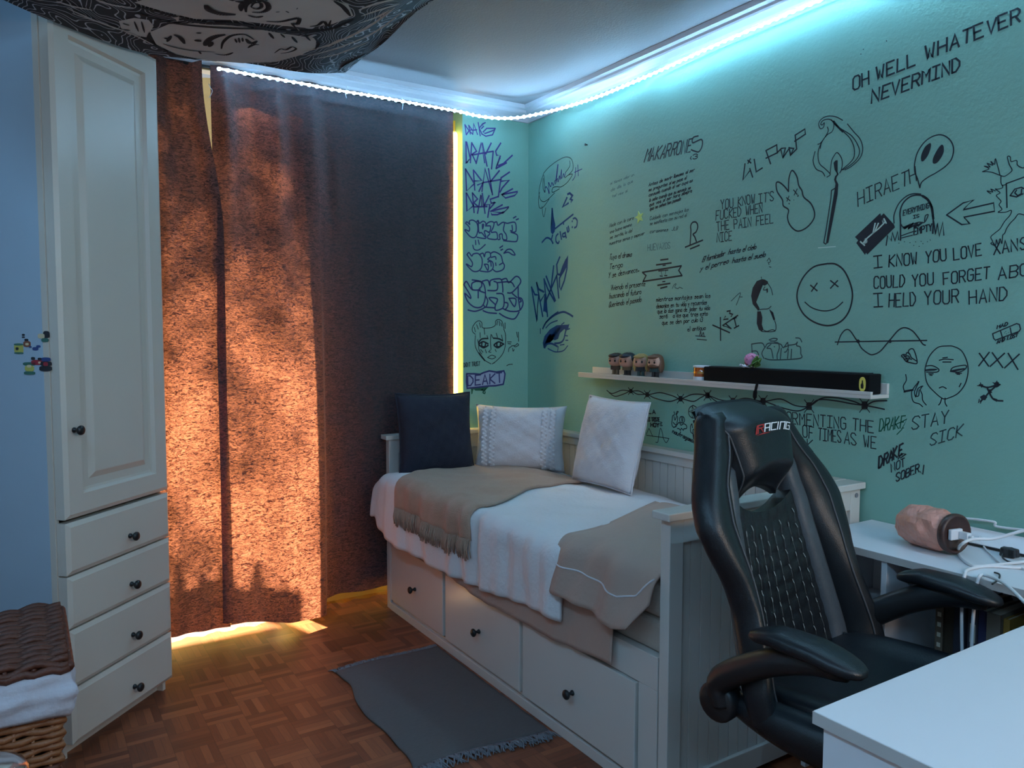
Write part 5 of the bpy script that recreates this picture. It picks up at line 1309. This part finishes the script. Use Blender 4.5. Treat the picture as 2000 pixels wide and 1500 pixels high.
i = Ink('R'); i.L(K2, 2.4, '870,220 985,205; 805,295 1035,265; 590,410 1190,310; 590,410 645,460 600,550; 600,550 1200,460; 1190,310 1150,380 1200,460; 825,610 1015,580; 870,655 970,630', 0); i.L(K2, 1.8, '840,390 920,380; 930,380 985,375; 860,465 900,470; 930,460 970,460; 900,555 940,550; 905,305 945,300', 0); i.L(K2, .9, '880,400 890,450; 950,390 945,440; 1050,660 1080,600 1110,590 1090,640 1140,660 1160,640 1210,660', 1)
i.done('ribbon_drawing', 'outlined ribbon banner crossed by short bars', M_ink, w_right)
i = Ink('R')
for t, a, b_, c_, d_ in (('mientras montajes sean los', 1282, 589, 1387, 581), ('demonios en tu vida y recuerdas', 1282, 602, 1380, 594), ('que lo das gana de joder tu vida', 1284, 612, 1386, 605), ('senti   a los que tras esto', 1288, 622, 1382, 616), ('que se den por culo <3', 1293, 634, 1372, 628), ('el antiguo', 1343, 647, 1378, 644)): i.T(t, a, b_, c_, d_, 9, 1.15, .05)
i.L(K2, 1.4, '1410,1390 1560,1400; 1430,1440 1580,1455; 1470,1380 1490,1330 1500,1390 1530,1340 1540,1390', 1)
i.done('handwritten_note', 'five-line note ending in a heart sign above a signature', M_ink, w_right)
# ---- centre
i = Ink('R'); i.L(C_, 2.3, '575,500 555,660 620,570; 622,545 650,630; 602,466 634,492; 628,450 604,496; 665,455 685,578 745,540; 780,445 895,390; 780,370 825,500; 780,370 885,315 890,390; 890,390 930,350 970,345 945,440 925,360; 945,440 1010,345 1050,350 1020,415 1005,340; 1020,415 1080,355 1065,220 1160,160 1165,210 1060,280', 0)
i.done('handwritten_word', 'LIL PEEP in angular black capitals', M_ink, w_right)
i = Ink('R')
for t, a, b_, c_, d_ in (('YOU KNOW', 1408, 409, 1474, 397), ("IT'S", 1482, 397, 1511, 392), ('FUCKED WHEN', 1398, 430, 1489, 415), ('THE PAIN FEEL', 1400, 452, 1510, 435), ('NICE', 1400, 473, 1429, 469)): i.T(t, a, b_, c_, d_, 18, 1.5)
i.done('handwritten_lyric', 'four lines of thin capitals beginning YOU KNOW', M_ink, w_right)
i = Ink('R'); i.L(C_, 2.2, '1000,770 960,720 910,680 880,690 890,770 940,850 950,910 1000,950 990,1020 1010,1090 1060,1145 1110,1155 1180,1120 1240,1050 1255,980 1220,890 1150,825 1130,760 1100,710 1080,620 1035,565 1005,640 1000,770', 1); i.L(C_, 1.6, '1050,755 1085,800; 1085,745 1055,805; 980,830 1015,860; 1005,815 985,865', 0); i.Fl(C_, '1085,810 1100,800 1098,820 1088,824;1000,885 1010,880 1012,895 1002,896;1048,850 1056,848 1054,860')
i.done('rabbit_drawing', 'outlined rabbit with crosses for eyes', M_ink, w_right)
i = Ink('R'); i.L(C_, 1.5, '1530,75 1460,40 1380,35 1320,65 1295,110 1310,155 1340,145 1350,100 1330,120 1315,110 1340,75 1400,65 1440,100 1440,150 1420,190 1380,215 1330,280 1290,380 1300,490 1360,550 1400,590 1405,610 1375,630; 1380,140 1385,190 1320,290 1285,310; 1310,350 1320,290; 1260,380 1240,470 1270,550 1330,580 1355,620; 1420,70 1470,130 1530,180 1600,250 1640,340 1640,430 1600,490 1530,550 1505,580; 1440,95 1500,150 1620,230 1690,350 1680,430 1620,500 1530,560; 1575,110 1640,190 1700,260 1725,350 1700,440 1620,520 1550,560; 1405,600 1420,480 1440,430 1475,390 1515,440 1525,500 1515,560 1500,590', 1)
i.L(C_, 3.0, '1440,85 1480,135 1530,185', 1); i.Fl(C_, '1440,490 1460,465 1480,465 1475,510 1475,570 1490,600 1470,630 1465,655 1487,700 1480,800 1440,1020 1390,1270 1365,1285 1380,1180 1430,900 1455,760 1460,700 1445,655 1455,620 1478,600 1450,560')
i.L(C_, 1.8, '1460,735 1420,760 1415,830 1365,1160 1345,1270 1365,1285', 0); i.L(C_, 1.5, '1290,1320 1460,1308', 0, 0, 1)
i.done('match_drawing', 'burning match drawn in black with a swirling flame', [M_ink, M_chalk], w_right)
i = Ink('R')
for t, a, b_, c_, d_ in (('El fornicador', 1371, 512, 1415, 499), ('hasta el cielo', 1422, 497, 1476, 486), ('y el perreo', 1367, 529, 1422, 514), ('hasta el suelo', 1430, 514, 1494, 501)): i.T(t, a, b_, c_, d_, 11, 1.4, .35)
i.L(E_, 1.2, '790,250 810,220 825,250 815,265 800,260 810,285; 812,305 830,310', 0)
i.done('handwritten_lyric', 'two slanting lines of black script right of the letter R', M_ink, w_right)
i = Ink('R'); i.Fl(E_, '740,425 690,445 650,510 635,590 650,670 700,730 720,715 685,650 665,590 680,520 730,480 770,490 800,470 800,450 770,430;695,740 730,740 745,800 740,870 755,915 740,940 710,920 690,860;810,718 850,750 870,820 855,830 835,770;700,540 712,528 720,545 712,572 702,565;782,520 798,515 800,550 788,565')
i.L(E_, 1.3, '800,470 830,520 845,580; 865,830 878,880 870,930 820,940 740,938; 750,920 790,935 840,920 872,930; 770,500 755,530 790,530; 735,405 735,420; 700,730 740,720 800,715 830,690', 1)
i.done('penguin_drawing', 'black and outline penguin drawing above the shelf', M_ink, w_right)
i = Ink('R'); i.L(E_, 2.6, '1380,275 1250,305 1150,400 1090,530 1090,650 1150,770 1260,850 1390,880 1510,840 1590,740 1625,590 1600,460 1540,340 1460,280 1380,275', 1); i.L(E_, 2.2, '1215,485 1280,540; 1280,465 1225,545; 1410,440 1485,500; 1480,440 1410,515', 0); i.L(E_, 1.8, '1160,650 1220,700 1300,730 1380,735 1460,710 1530,650', 1)
i.done('round_face_drawing', 'round face outline with crossed eyes', M_ink, w_right)
i = Ink('R'); i.L(E_, 2.2, '335,800 337,1025; 260,875 425,948; 430,905 355,880 505,780; 385,790 365,820 410,815; 400,740 430,735 425,760 455,770 440,790; 385,860 440,910; 470,810 490,890; 455,815 490,800; 470,905 515,880', 0); i.L(E_, 1.0, '440,640 530,560 490,680; 520,600 550,600', 1)
i.done('symbol_drawing', 'angular black cross with a heart sign', M_ink, w_right)
i = Ink('R'); i.L(E_, 1.7, '640,1060 740,1050 770,1090 790,1060 830,1050 920,1060 950,1095 990,1045 1000,1070 1070,1060 1085,1040 1080,1075 1115,1090 1120,1150 1110,1200 850,1215 770,1200; 640,1060 645,1150; 640,1130 690,1130 710,1170; 770,1090 740,1150 760,1200; 860,1045 900,1050 910,1100 890,1160 890,1205; 830,1060 790,1100 830,1110 850,1200; 930,1100 920,1205; 960,1090 1000,1080 980,1130 960,1140; 1000,1110 990,1200; 1030,1110 1025,1200; 860,1085 865,1087; 810,1020 850,1005 890,1010 870,1030 820,1030; 1070,1000 1110,1005 1130,1040', 1)
i.done('bubble_lettering', 'outlined bubble letters with a halo above the soundbar', M_ink2, w_right)
# ---- upper right
i = Ink('R'); i.T('OH', 1666, 176, 1697, 164, 26, 2.7); i.T('WELL', 1712, 157, 1787, 127, 25, 3.0); i.T('WHATEVER', 1808, 117, 1992, 42, 27, 3.2); i.T('NEVERMIND', 1702, 202, 1874, 138, 26, 3.0, .06)
i.L(J_, 1.4, '430,480 433,484; 405,527 408,530; 655,398 660,402', 0)
i.done('handwritten_lyric', 'OH WELL WHATEVER NEVERMIND in bold slanting capitals', M_ink, w_right)
i = Ink('R'); i.T('HIRAETH', 1676, 403, 1790, 353, 28, 1.8, -.05, 0, .02); i.done('handwritten_word', 'HIRAETH in thin capitals below the ghost', M_ink, w_right)
i = Ink('R'); i.L(D_, 1.9, '870,815 845,720 815,640 815,540 850,420 930,310 1030,250 1120,245 1200,300 1235,390 1215,500 1150,580 1050,650 960,700 890,755 870,815', 1); i.Fl(D_, '985,330 990,370 960,460 910,525 885,520 885,460 920,380 955,345;1105,348 1128,370 1125,440 1080,520 1040,553 1010,545 1015,490 1060,400', 0, 1)
i.done('ghost_drawing', 'balloon-shaped ghost with two black oval eyes', M_ink, w_right)
i = Ink('R'); i.Fl(D_, '440,1090 450,1120 478,1092 590,1215 580,1235 600,1245 350,1490 300,1540 285,1520 275,1545 180,1415 200,1385 165,1350'); i.L(D_, 2.2, '250,1420 300,1360 370,1300 420,1260 490,1190; 225,1400 270,1440; 480,1150 505,1200; 385,1200 360,1310; 420,1200 380,1290', 0, 0, 1); i.Fl(D_, '255,1380 280,1360 305,1385 300,1410 270,1425 255,1405;455,1170 480,1150 500,1175 490,1200 465,1195', 1)
i.done('razor_blade_drawing', 'solid black razor blade drawing with pale slots', [M_ink, M_chalk], w_right)
i = Ink('R'); i.L(D_, 2.4, '660,1385 660,1200 655,1080 690,980 770,910 860,895 940,925 1000,1020 1015,1140 1010,1310', 1); i.L(D_, 1.9, '590,1200 590,1110 640,990 720,910 800,880 880,885', 1); i.L(D_, 3.6, '900,905 960,950 1000,1040 1015,1150', 1)
i.T('EVERYTHING', 1764, 421, 1814, 406, 10, 1.5); i.T('IS', 1784, 427, 1795, 424, 6, 1.3); i.T('EMPTY', 1785, 459, 1820, 450, 13, 2.0, 0, 0, 0)
i.L(D_, 2.6, '690,1250 760,1215 700,1260 800,1200 740,1260 850,1200 800,1250 900,1190 850,1230', 0); i.L(D_, 1.6, '670,1215 700,1240 850,1190 920,1190 960,1110 930,1120 920,1180; 660,1340 740,1310 800,1290; 670,1360 790,1330', 1)
i.L(D_, 1.9, '505,1440 520,1330 560,1390 570,1300 600,1390 630,1290 640,1380; 1020,1180 1040,1320 1060,1200 1080,1340 1120,1190 1130,1330', 0); i.L(D_, 1.0, '640,1415 645,1417; 700,1400 706,1402; 760,1410 766,1412; 820,1400 826,1404; 880,1395 886,1398; 900,1420 906,1424; 950,1400 955,1402; 800,1440 806,1442; 860,1450 866,1452; 980,1380 985,1384', 0)
i.done('gravestone_drawing', 'gravestone drawing reading EVERYTHING IS EMPTY', M_ink, w_right)
i = Ink('R'); i.L(D_, 2.2, '1160,1110 1340,980 1455,945 1340,1055 1670,980 1680,1070 1345,1135 1410,1205 1325,1215 1160,1110', 0); i.done('arrow_drawing', 'outlined block arrow pointing to the gravestone', M_ink, w_right)
i = Ink('R'); i.L(D_, 1.4, '1740,680 1720,600 1690,500 1680,560 1640,530 1660,570 1600,550 1630,590 1570,580 1620,610 1550,640 1600,640 1660,650 1740,680 1790,690 1850,650 1870,620 1840,560 1820,480 1850,480 1860,530 1920,520 1930,570 1990,600 2010,570; 1750,690 1750,760 1770,810 1720,830 1690,830 1740,870 1700,900 1750,960 1730,1000 1760,1050 1720,1080 1800,1080 1860,1060 1850,1110 1790,1180 1740,1260 1680,1310 1640,1350 1660,1400 1640,1420 1690,1440 1700,1380 1720,1430 1740,1370 1760,1420 1770,1330 1790,1310 1810,1260 1850,1200 1900,1150 1940,1100 2000,1110; 1690,850 1640,830 1660,860 1600,850 1640,880; 1760,790 1810,780', 1)
i.L(D_, 2.0, '1815,1030 1808,770 2000,700; 1850,900 1900,830 1970,810 2010,830; 1850,900 1920,915 1990,880; 1920,840 1900,870 1930,900 1970,880 1975,830', 0)
i.done('branch_hand_drawing', 'wavy root-like hands round a square eye at the frame edge', M_ink, w_right)
i = Ink('R')
for t, a, b_, c_, d_ in (('I', 1707, 524, 1723, 522), ('KNOW YOU', 1736, 522, 1848, 509), ('LOVE', 1863, 508, 1917, 499), ('XANS', 1941, 497, 2005, 486), ('COULD', 1707, 564, 1766, 559), ('YOU', 1782, 561, 1823, 555), ('FORGET', 1843, 556, 1932, 544), ('ABOUT', 1950, 546, 2052, 530), ('I', 1707, 600, 1724, 599), ('HELD', 1736, 600, 1788, 597), ('YOUR', 1806, 596, 1872, 591), ('HAND', 1893, 594, 1966, 586)): i.T(t, a, b_, c_, d_, 23 if b_ < 570 else 26, 2.1)
i.done('handwritten_lyric', 'three lines of large capitals beginning I KNOW YOU LOVE', M_ink, w_right)
i = Ink('R'); i.L(G_, 1.9, '-50,1100 500,1090 945,1083', 0); i.L(G_, 1.9, '-25,1130 10,1030 60,970 110,975 170,1060 200,1100 240,1170 320,1230 370,1235 440,1200 510,1120 560,1060 640,970 710,945 790,980 850,1050 900,1120 930,1135', 1)
i.Fl(G_, '180,1085 200,1068 220,1085 218,1105 198,1115 180,1100;525,1085 545,1068 565,1085 562,1105 545,1112 526,1100'); i.done('wave_drawing', 'sine wave crossing a line with two black dots', M_ink, w_right)
i = Ink('R'); i.L(G_, 1.8, '755,1230 745,1200 770,1175 800,1180 825,1240 840,1310 830,1335 770,1325 720,1310 690,1270 670,1250 690,1235 720,1240; 720,1240 730,1215 760,1230 775,1265 800,1285 840,1310; 700,1260 740,1250 760,1270; 700,1290 740,1275 780,1290; 720,1310 750,1290; 690,1240 720,1270 740,1310', 1); i.done('heart_drawing', 'tangled line heart left of the alien', M_ink, w_right)
i = Ink('R'); i.L(I_, 1.7, '1350,68 1270,80 1200,150 1165,240 1160,300 1180,390 1240,460 1310,515 1360,510 1440,470 1500,390 1525,290 1515,200 1470,110 1400,72 1350,68; 1300,515 1290,550 1275,570; 1330,510 1330,550 1345,580; 1280,190 1330,180 1400,185; 1310,170 1350,165; 1310,205 1380,205; 1280,425 1310,415 1340,430; 1450,415 1465,385; 1165,240 1220,235 1275,265 1260,290 1170,290; 1375,285 1400,250 1500,232 1505,260 1450,290 1375,285; 1190,305 1230,305; 1200,315 1220,317; 1420,300 1470,300; 1430,308 1455,310', 1)
i.Fl(I_, '1158,268 1200,262 1255,262 1270,270 1240,278 1160,282;1378,275 1440,262 1500,255 1490,268 1420,285 1380,288'); i.done('alien_drawing', 'bald alien head with narrowed eyes', M_ink, w_right)
i = Ink('R'); i.L(I_, 1.6, '995,310 1000,360 975,410 985,455; 980,460 1060,445; 985,450 1060,437; 1170,570 1140,530 1135,480 1120,440 1135,410 1100,430 1090,460 1080,500 1070,460 1085,420 1105,375 1060,430 1045,470 1060,540 1110,560 1140,585; 1110,440 1105,490 1085,495', 1); i.Fl(I_, '1095,368 1112,366 1110,378 1098,380;1132,408 1146,406 1142,416;978,452 995,450 993,464 978,464'); i.done('smoking_hand_drawing', 'hand holding a smoking cigarette beside the alien', M_ink, w_right)
i = Ink('R'); i.L(G_, 1.8, '1660,1010 1920,900 1950,910 1962,960 1945,985 1690,1080 1670,1060 1660,1010; 1745,980 1765,1050; 1850,945 1862,1010', 0); i.L(G_, 1.0, '1790,1000 1793,1002; 1810,1010 1813,1012; 1800,985 1803,987; 1830,995 1833,997', 0); i.T('MAD', 1947, 642, 1967, 636, 7, 1.7, .25); i.T('AND LOST', 1947, 671, 1987, 657, 7, 1.7, .25)
i.done('plaster_drawing', 'sticking plaster drawing lettered MAD AND LOST', M_ink, w_right)
i = Ink('R'); i.L(I_, 2.2, '1620,130 1700,240; 1705,122 1615,238; 1730,125 1820,252; 1835,130 1712,242; 1865,130 1948,268; 1960,138 1835,255', 0); i.done('handwritten_word', 'three large crosses XXX below the plaster', M_ink, w_right)
i = Ink('R'); i.L(I_, 2.6, '1620,400 1690,420 1760,400 1780,380; 1630,540 1680,490 1710,455 1760,410; 1690,430 1740,520 1820,535; 1640,510 1660,490', 1); i.Fl(I_, '1740,390 1765,370 1800,400 1775,420;1625,500 1660,480 1690,500 1670,530 1640,525;1690,440 1715,435 1730,465 1705,475;1740,510 1775,520 1765,545;1625,390 1655,395 1650,412 1628,412'); i.L(I_, 1.4, '1770,365 1765,420; 1735,380 1800,395; 1615,550 1620,520; 1630,555 1640,530; 1605,405 1660,410; 1630,380 1640,420', 0)
i.done('crossed_wire_drawing', 'small crossed barbed wire below XXX', M_ink, w_right)
i = Ink('R'); i.T('STAY', 1780, 839, 1851, 826, 25, 1.9, .1); i.T('SICK', 1816, 871, 1879, 851, 23, 1.9, .1); i.done('handwritten_word', 'STAY SICK in thin capitals', M_ink2, w_right)
i = Ink('R'); i.T('DRAKE', 1717, 842, 1765, 836, 24, 1.8, .1); i.L(I_, 1.5, '900,740 1005,690 960,780 920,820; 780,790 850,720', 0); i.done('tag_lettering', 'green DRAKE tag left of STAY SICK', M_greeni, w_right)
i = Ink('R'); i.T('DRAKE', 1716, 914, 1762, 888, 22, 2.8, .05); i.T('NOT', 1741, 922, 1767, 910, 16, 1.8); i.T('SOBER', 1750, 941, 1795, 922, 16, 2.1, .05); i.L(I_, 1.8, '1120,1135 1140,1160 1150,1080; 930,1030 960,980 1000,985 950,1020', 0)
i.done('handwritten_word', 'DRAKE NOT SOBER in black, lowest on the wall', M_ink, w_right)
i = Ink('R')
for t, a, b_, c_, d_ in (('TORMENTING', 1522, 826, 1652, 839), ('THE', 1665, 840, 1706, 846), ('PEOPLE OF', 1490, 840, 1588, 857), ('TIMES', 1598, 859, 1643, 864), ('AS WE', 1649, 866, 1711, 876), ('BREAK', 1520, 868, 1588, 882)): i.T(t, a, b_, c_, d_, 23, 1.7)
i.done('handwritten_lyric', 'thin capitals partly hidden behind the gaming chair', M_ink, w_right)
i = Ink('R'); cr = [(297, 335), (400, 357), (610, 383), (780, 362), (940, 398), (1130, 400), (1420, 430), (1770, 425)]
i.L(H_, 1.5, '145,330 180,350 240,330 297,335 350,335 400,357 480,345 560,365 610,383 690,355 780,362 860,390 940,398 1020,380 1130,400 1240,385 1330,425 1420,430 1500,380 1600,378 1700,400 1770,425 1830,400 1910,395; 160,345 200,368 260,350 297,335 340,355 400,357 450,380 540,400 610,383 690,400 740,375 780,362 850,405 940,398 1030,415 1130,400 1250,440 1350,460 1420,430 1480,390 1580,395 1690,415 1770,425 1850,440 1895,450', 1)
for k, (x, y) in enumerate(cr):
    sz = 15+2.2*k
    for j in range(7): i.L(H_, 1.3, f'{x-sz*.5+j*sz/6},{y-sz*.8} {x-sz*.55+j*sz/5.6},{y+sz*.8}', 0)
    for (a, b_) in ((-1, -1), (1, -1), (-1, 1), (1, 1)): i.L(H_, 1.4, f'{x+a*sz*.3},{y+b_*sz*.4} {x+a*sz*1.05},{y+b_*sz*1.45}', 0)
    i.L(H_, 1.6, f'{x-sz*.6},{y-sz*.3} {x+sz*.6},{y-sz*.2}; {x-sz*.6},{y+sz*.3} {x+sz*.6},{y+sz*.4}', 0)
i.done('barbed_wire_drawing', 'long strand of barbed wire drawn under the shelf', M_ink, w_right)
i = Ink('R'); i.T('LA', 1266, 808, 1280, 808, 7, 1.8); i.T('VIDA ES TRISTE', 1252, 822, 1288, 823, 7, 1.8); i.T('HOY', 1271, 833, 1287, 834, 7, 2.2); i.L(K3, 1.1, '545,560 555,490 590,510 560,530 595,570 545,570; 250,780 400,800 560,820 740,850; 250,760 300,640 330,680 390,810; 450,930 500,920 530,720 560,630 600,740 620,850 680,940 740,850', 1)
i.done('handwritten_note', 'bold small lettering and a pulse line beside the square cushion', M_ink, w_right)
i = Ink('R'); i.L(K3, 1.5, '850,270 860,330 820,360 810,450 800,530 830,600 890,580 920,480 930,390 900,340 940,270 910,270 890,330; 850,370 870,450 900,380; 990,510 970,440 990,380 1050,380 1080,440 1060,500 990,510; 1010,390 1020,490; 1040,390 1040,480; 830,500 900,560 960,500 1000,560 1060,530 1120,570 1120,630 1060,640; 920,630 960,640 990,670 1010,630 1050,670 1060,640; 840,610 900,590', 1); i.T('naufragamos', 1313, 845, 1357, 866, 8, 1.6, .3)
i.done('flower_doodle_drawing', 'small scribbled flower doodle with script below', M_ink, w_right)
i = Ink('R'); i.L(K3, 1.5, '1260,130 1190,180 1165,270 1190,360 1260,405 1330,370 1365,280 1340,180 1260,130', 1); i.L(K3, 1.3, '1245,150 1350,360 1175,265 1360,205 1240,400 1245,150', 0); i.done('star_circle_drawing', 'five-pointed star inside a circle', M_ink, w_right)
i = Ink('R'); i.L(K3, 1.6, '1260,660 1330,620 1400,670 1430,750 1400,820 1330,830 1280,790 1260,720 1260,660; 1240,530 1210,580 1210,700 1250,740; 1240,530 1250,620; 1430,680 1450,720 1430,760; 1290,830 1280,870 1340,865; 1390,830 1380,870 1430,860; 1320,560 1340,610 1390,590 1405,540 1330,540', 1); i.L(K3, 1.4, '1320,690 1320,720; 1355,690 1355,720; 1310,740 1340,755 1365,735', 1); i.Fl(K3, '1255,460 1290,445 1325,470 1310,520 1270,520;1250,740 1285,800 1285,860 1265,860')
i.done('round_creature_drawing', 'small round smiling creature drawing', M_ink, w_right)
i = Ink('R'); i.L(K3, 1.7, '1500,215 1505,560 1650,450 1500,215; 1640,210 1650,400; 1640,215 1790,320; 1860,230 1850,300', 0); i.done('tag_lettering', 'start of an angular tag behind the chair headrest', M_ink, w_right)
nl = MB(); q = Matrix.Rotation(-PI/2, 4, 'Y'); q.translation = onX(1147, 283, XW)
nl.lathe([(.003, -.004), (.003, .010), (.006, .011), (.006, .014), (0, .015)], 8, xf=q); tag(obj('wall_hook', nl, M_plastic), 'small dark hook screwed into the green wall above the thin notes', 'hook')
